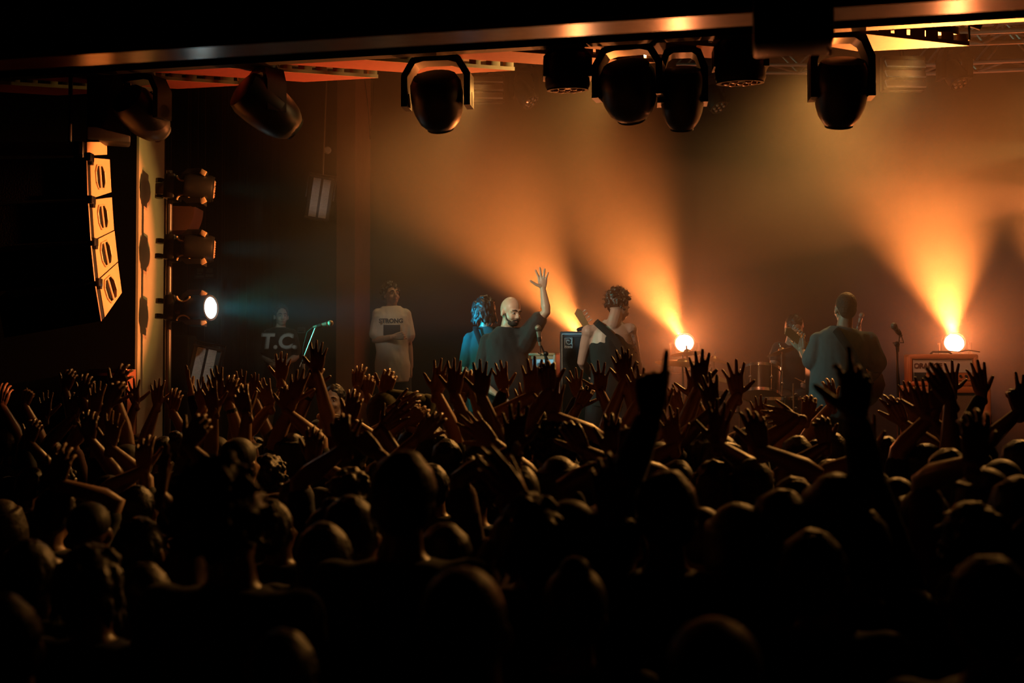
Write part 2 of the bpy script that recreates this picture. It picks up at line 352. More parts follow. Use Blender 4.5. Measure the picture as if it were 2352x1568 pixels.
# ------------------------------------------------------------------ lighting fixtures
m_lens = M('dark_lens', (0.02, 0.02, 0.025), 0.08, 0, 0.05)
m_led = M('led_dot', (0.5, 0.3, 0.2), 0.25, 0, 0.1)
m_housing = M('fixture_housing', (0.010, 0.0098, 0.0095), 0.40, 0, 0.15, 12, 0.03)
def rotm(q): return q.to_matrix().to_4x4()
def moving_head(name, label, pivot, axis, lens_dir, wid=.46, drop=.36, r=.165, length=.44, group=None, base=True, style='spot', box=(.36, .26, .17), arm_y=None, lens_mat=None, parent_kind='moving head light'):
    """axis = unit vector from the pivot to the base; lens_dir = where the lens looks"""
    z = Vector(axis).normalized(); ld = Vector(lens_dir).normalized()
    x = z.cross(ld)
    if arm_y is not None: x = Vector(arm_y)
    x = (x - z * x.dot(z)).normalized(); y = z.cross(x)
    m = frame(x, y, z, pivot)
    t = thing(name, label, parent_kind, pivot, group)
    if base:
        g = G().box((0, 0, drop + .045 + box[2] / 2), (box[0], box[1], box[2]), bev=.02).xf(m); b = obj('base', g, m_housing, t)
        for s_ in (-1, 1):
            g = G().box((s_ * box[0] * .3, 0, drop + .045 + box[2] + .035), (.03, .05, .07), bev=.004)
            g.lathe([(.034, -.02), (.034, .02)], (s_ * box[0] * .3, 0, drop + .045 + box[2] + .07), (1, 0, 0), 12); g.xf(m); obj('clamp', g, blackm, b)
    # yoke: one arch of constant plate section
    h = wid / 2; pts = [(-h, -.055), (-h, drop * .55), (-h * .72, drop * .93), (-h * .4, drop), (h * .4, drop), (h * .72, drop * .93), (h, drop * .55), (h, -.055)]
    g = G(); th = .045
    inner = [(-h + th, -.055), (-h + th, drop * .50), (-h * .72 + th * .7, drop * .80), (-h * .36, drop - th), (h * .36, drop - th), (h * .72 - th * .7, drop * .80), (h - th, drop * .50), (h - th, -.055)]
    n = len(pts); dep = .075
    vs = [Vector((a, -dep, b)) for a, b in pts] + [Vector((a, -dep, b)) for a, b in inner] + [Vector((a, dep, b)) for a, b in pts] + [Vector((a, dep, b)) for a, b in inner]
    fs = []
    for i in range(n - 1):
        fs += [(i, i + 1, n + i + 1, n + i), (2 * n + i, 3 * n + i, 3 * n + i + 1, 2 * n + i + 1), (i, 2 * n + i, 2 * n + i + 1, i + 1), (n + i, n + i + 1, 3 * n + i + 1, 3 * n + i)]
    fs += [(0, n, 3 * n, 2 * n), (n - 1, 3 * n - 1, 4 * n - 1, 2 * n - 1)]
    g.add(vs, fs)
    g.lathe([(.05, 0), (.05, .05)], (-h, 0, 0), (1, 0, 0), 16); g.lathe([(.05, 0), (.05, .05)], (h, 0, 0), (-1, 0, 0), 16)
    g.xf(m); yo = obj('yoke', g, m_housing, t)
    if base:
        g = G().lathe([(.09, drop - .005), (.09, drop + .05)], (0, 0, 0), (0, 0, 1), 20).xf(m); obj('pan_bearing', g, blackm, yo)
    # head
    hz = ld; hx = (x - hz * x.dot(hz)).normalized(); hy = hz.cross(hx).normalized(); hm = frame(hx, hy, hz, pivot); L = length
    if style == 'spot':
        prof = [(r * .62, -L * .44), (r * .86, -L * .41), (r * 1.0, -L * .30), (r * 1.04, -L * .10), (r * 1.03, L * .08), (r * .95, L * .24), (r * .82, L * .37), (r * .64, L * .46), (r * .55, L * .49)]
        g = G().lathe(prof, (0, 0, 0), (0, 0, 1), 16)
        lr = r * .52; lz = L * .49
    elif style == 'drum':
        prof = [(r * .6, -L * .5), (r * .9, -L * .47), (r * 1.0, -L * .35), (r * 1.02, L * .1), (r * 1.02, L * .42), (r * .96, L * .5)]
        g = G().lathe(prof, (0, 0, 0), (0, 0, 1), 20)
        lr = r * .9; lz = L * .5
    g.xf(hm); hd = obj('head', g, m_housing, t)
    g = G().lathe([(lr * 1.04, -.02), (lr * 1.06, .012), (lr * .9, .012), (lr * .88, -.015)], (0, 0, lz), (0, 0, 1), 24, closed=True).xf(hm); obj('lens_ring', g, rubber, hd)
    g = G().lathe([(lr * .95, 0), (lr * .5, .008), (lr * .01, .011)], (0, 0, lz + .003), (0, 0, 1), 24).xf(hm); ln = obj('lens', g, lens_mat or m_lens, hd)
    if style == 'drum':
        g = G()
        for k in range(7):
            a = k * math.pi / 3; rr_ = 0 if k == 6 else lr * .6
            g.lathe([(lr * .2, 0), (lr * .14, .014), (.001, .02)], (rr_ * math.cos(a), rr_ * math.sin(a), lz + .005), (0, 0, 1), 10)
        g.xf(hm); obj('lens_cell', g, lens_mat or m_led, hd)
    for s_ in (-1, 1):   # cooling grilles on the flanks
        g = G()
        for k in range(5): g.box((s_ * r * .55, -r * .80, -L * .2 + k * .016), (r * .4, .012, .006))
        g.xf(hm); obj('vent', g, blackm, hd)
    return t
dn = Vector((0, 0, 1))
GRP = 'moving head lights hanging in a row behind the varnished beam'
def mh(px, py, label, ld, wid=.49, r=.18, L=.44, style='spot', yaw=0, v=7.66):
    a = Vector((math.cos(math.radians(yaw)), math.sin(math.radians(yaw)), 0)); Y = v / (math.cos(TH) + math.sin(TH) * (px - CX) / F)
    p = P(px, py, Y)
    return moving_head('moving_head_light', label, p, dn, ld, wid, BEAM + .005 - p.z, r, L, GRP, True, style, (.30, .15, .14), a)
mh(328, 262, 'black moving head light at far left, tilted down right, beside the hanging speaker array', (.40, .78, -.48), .42, .15, .44, yaw=-25, v=7.72)
mh(612, 246, 'black moving head light tilted towards lower right, above the left curtain', (.70, .55, -.50), .34, .17, .52, yaw=-52, v=7.72)
mh(1005, 230, 'big round headed black moving light hanging left of centre over the orange haze', (.08, .55, -.82), .49, .178, .41, yaw=-8)
mh(1303, 163, 'black wash light with a row of red dots, left of the centre pair', (.02, .12, -1), .33, .15, .24, style='drum', yaw=0)
mh(1444, 207, 'largest centre moving head light, directly beside the small bright yellow lamp', (.17, .58, -.80), .48, .185, .41, yaw=-16)
mh(1567, 222, 'narrow oval headed moving light hanging just right of the bright yellow lamp', (.05, .42, -.88), .34, .145, .44, yaw=-6, v=7.80)
mh(1700, 140, 'black wash light with a row of dots under the gap in the varnished beam', (.02, .12, -1), .36, .165, .27, style='drum', yaw=-4)
mh(1932, 208, 'black moving head light with orange rim hanging right of the big black box', (.05, .42, -.88), .41, .165, .46, yaw=-6)
# black box hanging through the beam
g = G(); q = P(1820, 60, 4.0); g.box((q.x, q.y, (3.485 + P(1820, 115, 4.0).z) / 2), (.275, .20, 3.485 - P(1820, 115, 4.0).z), Euler((0, 0, -TH)), .015)
t = thing('equipment_box', 'big square black box hanging in front of the varnished beam at right', 'box', (q.x, q.y, q.z - .09)); obj('case', g, black, t)
g = G().box((q.x + .142, q.y + .03, q.z - .05), (.008, .03, .09), Euler((0, 0, -TH)), .006); obj('bracket', g, m_rung, t)
q = P(250, 245, 8.5)
g = G().box((q.x, q.y, q.z + .0), (.31, .2, .56), Euler((0, 0, math.radians(20))), .015)
t = thing('equipment_box', 'tall black box hanging beside the far left moving head light', 'box', (q.x, q.y, q.z - .3)); obj('case', g, black, t)
g = G().box((q.x + .05, q.y, q.z + .38), (.05, .05, .25)); obj('bracket', g, blackm, t)
# bright yellow lamp
t = thing('hanging_lamp', 'small very bright yellow lamp shining from behind the centre moving lights', 'lamp', KEY)
g = G().lathe([(.02, .10), (.045, .08), (.05, .0), (.04, -.01)], KEY + Vector((0, .04, 0)), (0, 1, 0), 16); obj('shell', g, black, t)
g = G().tube(KEY + Vector((0, .1, .02)), KEY + Vector((0, .1, .3)), .01); obj('hanger', g, blackm, t)
g = G().ell(KEY + Vector((0, -.005, 0)), (.028, .012, .028)); obj('bulb', g, M('bulb_glow', (1, .8, .4), .4, emit=(1.0, .72, .30), es=60), t)
# small moving heads seen through haze
def small_mh(px, py, Y, label, ld):
    t = moving_head('stage_moving_head', label, P(px, py, Y), dn, ld, .30, .26, .095, .24, 'small moving head lights over the stage', True, 'drum', (.26, .2, .12), (1, 0, 0))
    p = P(px, py, Y); obj('hanging_pipe', G().tube(p + Vector((0, 0, .42)), (p.x, p.y, 6.6), .016), blackm, t); return t
m_greyplastic = M('glossy_grey_plastic', (0.25, 0.22, 0.2), 0.25)
for a in ((1203, 215, 11.6, 'small moving head light in the haze right of the left glowing wash panel', (.5, -.3, -.7)),
          (2192, 170, 10.8, 'small moving head light in the haze below the right hand truss', (.2, -.5, -.8)),
          (1640, 225, 11.6, 'small dim moving head light in the haze right of the oval headed light', (.3, -.4, -.8))):
    small_mh(*a)
# wash panels that make the pale glow near the ceiling
m_panel = M('white_wash_panel', (0.75, 0.70, 0.6), 0.4)
for (px, py, Y, s_, lab) in ((1118, 200, 11.9, 1, 'pale louvred wash light panel glowing beside the round headed moving light'), (2080, 165, 11.0, 1.15, 'pale louvred wash light panel glowing below the right truss')):
    c = P(px, py, Y); t = thing('wash_light_panel', lab, 'stage light', c, 'louvred wash panels')
    for k in range(3):
        g = G().box((c.x, c.y, c.z - .085 * k * s_ + .08), (.34 * s_, .02, .075 * s_), Euler((math.radians(-35), 0, math.radians(4)))); obj('louvre', g, m_panel, t)
    g = G().box((c.x, c.y + .09, c.z), (.36 * s_, .1, .30 * s_), bev=.01); obj('housing', g, m_housing, t)
    g = G().tube((c.x, c.y + .1, c.z + .1), (c.x, c.y + .1, 6.55), .02); obj('hanging_rod', g, blackm, t)
# ------------------------------------------------------------------ truss at upper right
m_truss = M('aluminium_truss', (0.55, 0.52, 0.48), 0.4, 0.6, 0.1)
def truss(label, p0, p1, h=.40, n=6, r=.024):
    t = thing('lighting_truss', label, 'truss', p0, 'lighting trusses'); p0 = Vector(p0); p1 = Vector(p1); d = (p1 - p0); L = d.length; d.normalize(); sd = Vector((d.y, -d.x, 0)) * h; up = Vector((0, 0, h))
    for o_ in (Vector(), sd, up, up + sd): obj('chord', G().tube(p0 + o_, p1 + o_, r), m_truss, t)
    k = 0
    for (a, b) in ((Vector(), up), (sd, sd + up), (Vector(), sd), (up, up + sd)):
        for i in range(n):
            q0 = p0 + d * (L * i / n) + (a if i % 2 == 0 else b); q1 = p0 + d * (L * (i + 1) / n) + (b if i % 2 == 0 else a)
            obj('brace', G().tube(q0, q1, r * .55, n=6), m_truss, t)
    return t
truss('silver lattice truss crossing the upper right corner behind the ribs', P(1990, 108, 11.6), P(2560, 88, 10.4), .42, 8, .026)
truss('second silver lattice truss at upper right, lower and hazier', P(2110, 170, 12.6), P(2620, 148, 11.6), .40, 7, .024)
truss('faint lattice truss in the haze behind the centre wash light', P(1560, 166, 13.4), P(1905, 168, 13.0), .36, 5, .02)
# lamp arm at the far right rib
a = P(2010, 38, 7.9); b = P(2218, 40, 7.6); c = P(2255, 58, 7.6)
t = thing('pipe_lamp', 'short tube shaped lamp on a pipe above the far right rib', 'lamp', c)
obj('pipe', G().tube(a, b, .012), M('pale_pipe', (.5, .42, .35), .4, .5), t); obj('barrel', G().tube(P(2208, 42, 7.62), c, .035, n=14), m_greyplastic, t)  # pale metal pipe with a grey plastic barrel
obj('bracket', G().wire([P(2218, 30, 7.6), P(2226, 40, 7.6), P(2226, 92, 7.62)], .008), blackm, t)
# ------------------------------------------------------------------ line array at left
m_pa = M('array_side_paint', (0.62, 0.42, 0.24), 0.45, 0, 0.08, 10, 0.03)
m_grille = M('speaker_grille', (0.02, 0.02, 0.02), 0.5, 0.5, 0.3, 90, 0.3)
def array_box(i, ptl, ptr, pbr, pbl, Yf, Yb):
    """side panel corners in the picture: front top, back top, back bottom, front bottom"""
    lab = ['topmost hanging speaker box of the curved array, with an octagonal side handle', 'second hanging speaker box from the top of the curved array', 'third hanging speaker box, just above the lowest of the array', 'lowest hanging speaker box of the curved array, most tilted'][i]
    c = [P(*ptl, Yf), P(*ptr, Yb), P(*pbr, Yb), P(*pbl, Yf)]
    t = thing('line_array_speaker', lab, 'speaker', (c[2] + c[3]) / 2, 'hanging line array speakers')
    nrm = (c[1] - c[0]).cross(c[3] - c[0]).normalized()
    if nrm.x < 0: nrm = -nrm
    g = G(); g.prism([p - nrm * .02 for p in c], -nrm * .72); obj('cabinet', g, black, t)
    # side panel with an octagonal opening
    cen = sum(c, Vector()) / 4; cen = cen + (c[0] + c[3] - c[1] - c[2]) * .03; ex = (c[1] - c[0]).normalized(); ez = nrm.cross(ex).normalized()
    if ez.z < 0: ez = -ez
    oc = []
    for (a, b) in ((-.10, -.04), (-.10, .04), (-.06, .085), (.06, .085), (.10, .04), (.10, -.04), (.06, -.085), (-.06, -.085)):
        oc.append(cen + ex * a * 1.15 + ez * b)
    q = [c[3], c[0], c[1], c[2]]
    g = G(); vs = q + oc; fs = [(0, 4, 5, 1), (1, 5, 6), (1, 6, 7, 2), (2, 7, 8), (2, 8, 9, 3), (3, 9, 10), (3, 10, 11, 0), (0, 11, 4)]
    vs2 = [Vector(v) for v in vs] + [Vector(v) - nrm * .018 for v in vs]; n = len(vs); F_ = list(fs) + [tuple(n + k for k in reversed(f)) for f in fs]
    for k in range(4): F_.append((k, (k + 1) % 4, n + (k + 1) % 4, n + k))
    for k in range(8): F_.append((4 + k, 4 + (k + 1) % 8, n + 4 + (k + 1) % 8, n + 4 + k))
    g.add(vs2, F_); sp = obj('side_panel', g, m_pa, t)
    g = G()
    for k in range(8): g.tube(oc[k] + nrm * .006, oc[(k + 1) % 8] + nrm * .006, .007, n=6)
    obj('handle_rim', g, m_pa, sp)
    g = G().tube(cen + ez * .085 + nrm * .004, cen - ez * .085 + nrm * .004, .010, n=8); obj('handle_bar', g, m_pa, sp)
    # front grille, a little proud of the cabinet
    f0, f1 = c[0], c[3]; out = (c[0] - c[1]).normalized()
    g = G(); g.prism([f0 + out * .015, f1 + out * .015, f1 + out * .095, f0 + out * .095], -nrm * .70); obj('grille', g, m_grille, t)
    g = G().tube(f0 + out * .10 + nrm * .0, f1 + out * .10, .008, n=6); obj('edge_trim', g, m_pa, t)
    g = G().box(f0 + out * .07 + nrm * .012, (.05, .08, .06), bev=.008); g.box(f0 + out * .05 + nrm * .02 + Vector((0, 0, -.03)), (.03, .04, .05), bev=.006); obj('rigging_hinge', g, blackm, t)
    return t
array_box(0, (207, 362), (252, 366), (256, 441), (210, 456), 8.1, 8.62)
array_box(1, (211, 459), (257, 453), (262, 528), (217, 550), 8.1, 8.62)
array_box(2, (217, 553), (263, 530), (271, 600), (226, 640), 8.12, 8.62)
array_box(3, (227, 643), (271, 603), (280, 672), (241, 728), 8.16, 8.62)
c = [P(200, 326, 8.1), P(246, 326, 8.62), P(246, 355, 8.62), P(200, 357, 8.1)]
t = thing('array_flying_frame', 'yellowish metal flying frame above the hanging speaker array', 'speaker frame', c[2]); n = Vector((1, 0, 0))
g = G().prism(c, (-.7, 0, 0)); obj('frame', g, m_pa, t); g = G().box((c[0].x - .05, c[0].y - .02, c[0].z - .08), (.07, .04, .16), bev=.01); obj('corner_bracket', g, steel, t)
g = G().tube(c[0] + Vector((-.2, .2, 0)), (c[0].x - .2, c[0].y + .2, 4.34), .015); obj('chain', g, blackm, t)
# ------------------------------------------------------------------ pole with three moving heads
m_cyan = M('cyan_lens_glow', (.8, .95, 1), .3, emit=(0.55, 0.95, 1.0), es=7)
bp = P(387, 700, 9.75); z0 = STAGE
t = thing('lighting_pole', 'tall black lighting pole beside the pale pier carrying three side moving lights', 'light stand', (bp.x, bp.y, z0))
obj('tube', G().tube((bp.x, bp.y, z0 + .02), (bp.x, bp.y, P(387, 392, 9.75).z), .027, n=14), M('pole_paint', (.06, .05, .045), .35, .3), t)
obj('base_plate', G().box((bp.x, bp.y, z0 + .012), (.5, .5, .024), bev=.005), blackm, t)
obj('cross_clamp', G().box(P(375, 434, 9.75), (.13, .05, .10), bev=.01), steel, t)
for py, ld, nm in ((431, (.96, .25, -.08), 'top of the three side moving lights on the black pole, unlit'), (570, (.96, .25, -.06), 'middle of the three side moving lights on the black pole, unlit'), (708, tuple(BLUED), 'lowest side moving light on the black pole, shining pale blue')):
    pv = P(455, py, 9.75); lit = py == 708
    th_ = moving_head('side_moving_head', nm, pv, Vector((-1, .10, 0)), ld, .30, .13, .115, .24, 'side moving head lights on the pole', True, 'drum', (.22, .2, .10), (0, 0.1, 1), m_cyan if lit else None)
    for s_ in (-1, 1):
        c = P(421, py + s_ * 28, 9.68); g = G().wire([c + Vector((.055 * math.cos(a), 0, s_ * .045 * math.sin(a))) for a in [k * math.pi / 8 for k in range(9)]], .008); obj('carry_handle', g, m_pa, th_)
        c = pv + Vector((.06, -.06, s_ * .12)); g = G().box(c, (.05, .03, .045), Euler((0, s_ * .5, 0)), .006); obj('tilt_lock', g, m_pa, th_)
# curved side board behind the pole, red light put into its colour
g = G(); a0 = P(372, 472, 10.6); b0 = P(447, 474, 10.6); n_ = 8; pts = []
for k in range(n_ + 1):
    f = k / n_; pts.append(P(447 - 17 * f * f, 474 + 54 * f, 10.6))
poly = [P(372, 472, 10.6)] + pts + [P(380, 530, 10.6)]
g.prism(poly, (0, .3, 0)); o = obj('curved_side_board', g, M('red_lit_board', (.42, .16, .12), .5), loc=poly[-1]); tag(o, 'curved edge red-lit board behind the pole between the upper side lights', 'speaker')
# ------------------------------------------------------------------ strobes
m_refl = M('reflector_metal', (.72, .70, .66), .45, .1, .1, 40)
def strobe(px, py, Y, w_, h_, tilt, label, hang, yaw=0):
    c = P(px, py, Y); t = thing('strobe_light', label, 'strobe light', c, 'two strip strobe lights')
    R = Euler((0, math.radians(tilt), math.radians(yaw))).to_matrix(); m = R.to_4x4(); m.translation = c
    g = G().box((0, .05, 0), (w_ + .05, .1, h_ + .04), bev=.008); 
    for s_ in (-1, 1): g.box((0, -.005, s_ * (h_ / 2 + .012)), (w_ + .05, .03, .02))
    obj('housing', g.xf(m), m_housing, t)
    for s_ in (-1, 1):
        g = G(); cx_ = s_ * w_ * .25; sw = w_ * .19; nf = 32
        prof = [(cx_ - sw, -.012), (cx_ - sw * .3, .0), (cx_ + sw * .3, .0), (cx_ + sw, -.012)]
        for k in range(nf):
            z = -h_ / 2 + h_ * (k + .5) / nf; g.box((cx_, -.006, z), (sw * 2, .012, h_ / nf * .55))
        g.box((cx_, .002, 0), (sw * 2, .004, h_)); obj('reflector_strip', g.xf(m), m_refl, t)
    g = G().wire([(-w_ / 2 - .04, .05, 0), (-w_ / 2 - .04, .05, h_ / 2 + .05), (w_ / 2 + .04, .05, h_ / 2 + .05), (w_ / 2 + .04, .05, 0)], .010).xf(m); obj('yoke', g, blackm, t)
    top = m @ Vector((0, .05, h_ / 2 + .05))
    if hang:
        obj('hanging_rod', G().tube(top, P(750, 185, Y), .009).tube(P(750, 185, Y), (P(750, 185, Y).x, P(750, 185, Y).y, 6.6), .009), M('rod_steel', (.35, .30, .25), .4, .5), t)
        cc = P(752, 346, Y - .02); obj('round_joint', G().lathe([(.02, -.03), (.032, -.01), (.038, .02), (.03, .03)], cc, (.3, -1, .1), 18), m_refl, t)
    else:
        obj('stand_tube', G().tube(m @ Vector((0, .05, -h_ / 2)), (c.x, c.y + .05, STAGE + .01), .015), blackm, t)
        obj('base_plate', G().box((c.x, c.y + .05, STAGE + .012), (.35, .35, .02)), blackm, t)
    return t
strobe(734, 455, 11.6, .20, .40, 8, 'two strip strobe hanging from a thin rod in front of the left pillar', True, 12)
strobe(466, 851, 10.2, .20, .40, 12, 'two strip strobe standing low behind the raised hands at left', False, 0)
# loose cables hanging by the pillar
for a, b in (((838, 185), (850, 320)), ((858, 185), (851, 300))):
    o = obj('hanging_cable', G().wire([P(*a, 13.2), P((a[0] + b[0]) / 2 + 2, (a[1] + b[1]) / 2, 13.2), P(*b, 13.2)], .005), blackm, loc=P(*a, 13.2))
    tag(o, 'thin dark cable hanging down beside the left pillar, ' + ('left one' if a[0] == 838 else 'right one'), 'cable')
# red box with a lit top edge, low left
q = [P(207, 848, 9.05), P(293, 842, 8.85)]; d_ = q[1] - q[0]; d_.z = 0
g = G(); zt = q[0].z; p0 = Vector((q[0].x, q[0].y, 0.0)); g.prism([p0, p0 + d_, p0 + d_ + Vector((-.1, .5, 0)), p0 + Vector((-.1, .5, 0))], (0, 0, zt))
t = thing('bass_speaker', 'dark red bass speaker cabinet with a bright top edge at low left', 'speaker', p0); obj('cabinet', g, M('dark_red_cabinet', (.30, .10, .06), .5), t)
nn = Vector((d_.y, -d_.x, 0)).normalized()
g = G().prism([p0 + d_ * .04 + Vector((0, 0, zt - .05)), p0 + d_ * .96 + Vector((0, 0, zt - .05)), p0 + d_ * .96 + Vector((0, 0, .4)), p0 + d_ * .04 + Vector((0, 0, .4))], nn * .012); obj('grille', g, m_grille, t)
g = G().tube(p0 + Vector((0, 0, zt)) + nn * .01, p0 + d_ + Vector((0, 0, zt)) + nn * .01, .006, n=6); obj('metal_edge', g, steel, t)
# small notice on the back curtain and small plate on the dark wall
c = P(472, 627, 13.3); t = thing('wall_sign', 'dim framed notice with rows of small boxes on the dark curtain behind the pole', 'sign', c)
obj('board', G().box(c, (.26, .02, .135)), M('dim_board', (.05, .06, .06), .6), t)
g = G(); 
for (x_, z_, w_, h_) in ((-.06, .035, .07, .04), (-.07, -.005, .05, .02), (-.06, -.04, .09, .02), (.05, .03, .07, .05), (.05, -.03, .09, .03)): g.box((c.x + x_, c.y - .013, c.z + z_), (w_, .006, h_))
obj('printed_panel', g, M('dim_print', (.16, .20, .20), .6), t)
c = P(692, 758, 14.2); t = thing('wall_plate', 'small pale rounded label plate on the dark wall beside the man in the blackletter shirt', 'sign', c)
obj('plate', G().box(c, (.10, .015, .075), bev=.01), M('pale_plate', (.22, .24, .24), .6), t)
g = G(); g.box((c.x, c.y - .01, c.z + .012), (.085, .004, .008)); g.box((c.x, c.y - .01, c.z - .014), (.07, .004, .02)); obj('printed_bar', g, black, t)
# ------------------------------------------------------------------ people: building blocks
m_skin = M('skin', (0.55, 0.33, 0.24), 0.45, 0, 0.06, 12, 0.02)
m_hair = M('dark_hair', (0.010, 0.0065, 0.004), 0.48, 0, 0.3, 60, 0.35, spec=0.6)
m_bl = M('black_cotton', (0.010, 0.010, 0.011), 0.8, 0, 0.25, 30, 0.15, sheen=0.15)
m_trs = M('dark_trousers', (0.014, 0.015, 0.02), 0.8, 0, 0.2, 20, 0.1)
m_eye = M('eye_white', (0.5, 0.48, 0.45), 0.3)
m_lip = M('lip', (0.35, 0.15, 0.12), 0.45)
def head_g(g, m, lowres=False, beard=False):
    """skull, jaw, nose, brow, lips and ears; local origin = top of the neck, face towards -y"""
    h = G(); k = (10, 8) if lowres else (18, 12)
    h.ell((0, .018, .118), (.078, .096, .100), nu=k[0], nv=k[1]); h.ell((0, -.026, .062), (.063, .064, .088), nu=k[0], nv=k[1])
    h.ell((0, -.046, .012), (.045, .042, .034), nu=k[0], nv=k[1])
    h.sweep([(0, -.088, .098), (0, -.105, .070), (0, -.108, .058)], [.009, .012, .014], 8)
    for s_ in (-1, 1):
        h.ell((s_ * .080, .014, .075), (.011, .020, .032), nu=10, nv=8)
        h.sweep([(0, -.086, .108), (s_ * .030, -.082, .112), (s_ * .052, -.066, .104)], [.010, .012, .009], 8)
        h.ell((s_ * .036, -.066, .048), (.024, .024, .020), nu=10, nv=8)
        h.ell((s_ * .012, -.100, .054), (.010, .011, .009), nu=8, nv=6)
    h.sweep([(-.024, -.080, .026), (0, -.090, .029), (.024, -.080, .026)], [.007, .010, .007], 8)
    h.sweep([(-.020, -.078, .014), (0, -.087, .013), (.020, -.078, .014)], [.006, .010, .006], 8)
    h.sweep([(0, .020, -.10), (0, .012, .03)], [(.056, .060), (.054, .060)], 12)
    return g.join(h, m)
def head_matrix(pos, yaw=0, pitch=0, roll=0, s=1.0):
    """yaw 0 looks at the camera, positive turns to picture right; pitch positive looks down"""
    return Matrix.Translation(pos) @ Matrix.Rotation(math.radians(yaw), 4, 'Z') @ Matrix.Rotation(math.radians(roll), 4, 'Y') @ Matrix.Rotation(math.radians(pitch), 4, 'X') @ Matrix.Scale(s, 4)
HANDS = {}
POSES = {  # splay, curl of the four fingers (degrees per joint), thumb spread, curl thumb
    'open': (9, (6, 4, 5, 10), 52), 'spread': (15, (4, 2, 4, 8), 68), 'flat': (2, (3, 2, 2, 5), 25), 'relaxed': (7, (18, 22, 26, 30), 40),
    'cup': (6, (38, 36, 38, 40), 45), 'fist': (1, (80, 84, 86, 84), 12), 'point': (3, (4, 80, 84, 82), 20), 'horns': (8, (4, 84, 84, 6), 20), 'two': (10, (4, 3, 84, 82), 15), 'claw': (14, (26, 24, 26, 30), 60), 'half': (9, (30, 3, 34, 42), 58)}
def hand_g(pose, side=1, vox=0.0042):
    """wrist at the origin, fingers up +z, palm towards +y; thumb on -x (side=1) or +x (side=-1)"""
    key = (pose, side)
    if key in HANDS: return HANDS[key]
    sp, curls, thb = POSES[pose]; g = G()
    kn = [(-.033, .094), (-.0115, .100), (.0105, .096), (.031, .086)]; ln = [.074, .083, .077, .060]; rd = [.0098, .0100, .0095, .0085]
    for (x, z), L, r, c, j in zip(kn, ln, rd, curls, range(4)):
        g.sweep([(x * .45, 0, .0), (x * .8, .0, z * .5), (x, 0, z)], [(.015, .013), (.0145, .0135), (.0125, .0125)], 8)
        a = math.radians((j - 1.4) * sp); p = Vector((x, 0, z)); pts = [p.copy()]; cc = 0
        for k, q in enumerate((.46, .30, .24)):
            cc += math.radians(c) * (1.0 if k else .9); cc = min(cc, math.radians(235))
            d = Vector((math.sin(a) * math.cos(cc), math.sin(cc), math.cos(a) * math.cos(cc))); p = p + d * L * q; pts.append(p.copy())
        g.sweep(pts, [r * 1.12, r * 1.02, r * .94, r * .80], 8)
    g.ell((0, .002, .052), (.040, .015, .050), nu=12, nv=8)
    ta = math.radians(thb)
    b = Vector((-.016, .006, .018)); d1 = Vector((-math.sin(ta), .25, math.cos(ta))).normalized(); d2 = Vector((-math.sin(ta * .8), .35, math.cos(ta * .8))).normalized()
    c_ = b + d1 * .045; e = c_ + d2 * .034; f = e + d2 * .028
    g.sweep([b, c_, e, f], [.0175, .0145, .0118, .0092], 8)
    g.sweep([(0, 0, -.035), (0, 0, .02)], [(.026, .019), (.027, .018)], 10, side=(1, 0, 0))
    if side < 0:
        g.v = [(-x, y, z) for x, y, z in g.v]; g.f = [tuple(reversed(f_)) for f_ in g.f]
    me = fuse(g, vox, 2, .5)
    n = len(me.vertices); a_ = np.empty(n * 3, np.float32); me.vertices.foreach_get('co', a_)
    out = (a_.reshape(-1, 3), [tuple(p.vertices) for p in me.polygons]); bpy.data.meshes.remove(me)
    HANDS[key] = out
    return out
def hand_matrix(wrist, fingers, palm, s=1.0):
    z = Vector(fingers).normalized(); y = Vector(palm); y = (y - z * y.dot(z)).normalized(); x = y.cross(z)
    return frame(x, y, z, wrist) @ Matrix.Scale(s, 4)
def add_hand(g, pose, side, wrist, fingers, palm, s=1.0):
    v, f = hand_g(pose, side); m = hand_matrix(wrist, fingers, palm, s); n = len(g.v)
    g.v.extend([tuple(m @ Vector(p)) for p in v.tolist()]); g.f.extend([tuple(i + n for i in q) for q in f])
def ik(sh, wr, a, b, hint):
    """elbow point for upper arm a and forearm b"""
    sh = Vector(sh); wr = Vector(wr); d = wr - sh; L = d.length; k = 1.0
    if L > (a + b) * .995: k = L / ((a + b) * .995)
    a *= k; b *= k; L = min(L, (a + b) * .999); x = (a * a - b * b + L * L) / (2 * L); h = math.sqrt(max(0, a * a - x * x)); dn = d.normalized()
    hv = Vector(hint); hv = hv - dn * hv.dot(dn); hv = hv.normalized() if hv.length > 1e-5 else dn.orthogonal().normalized()
    return sh + dn * x + hv * h
def arm_g(g, sh, el, wr, s=1.0, n=10, fat=1.0):
    sh, el, wr = Vector(sh), Vector(el), Vector(wr); r = lambda *q: [x * s * fat for x in q]
    u1 = sh.lerp(el, .35); u2 = sh.lerp(el, .75); f1 = el.lerp(wr, .22); f2 = el.lerp(wr, .6)
    g.sweep([sh, u1, u2, el, f1, f2, wr], r(.052, .052, .044, .040, .043, .034, .025), n)
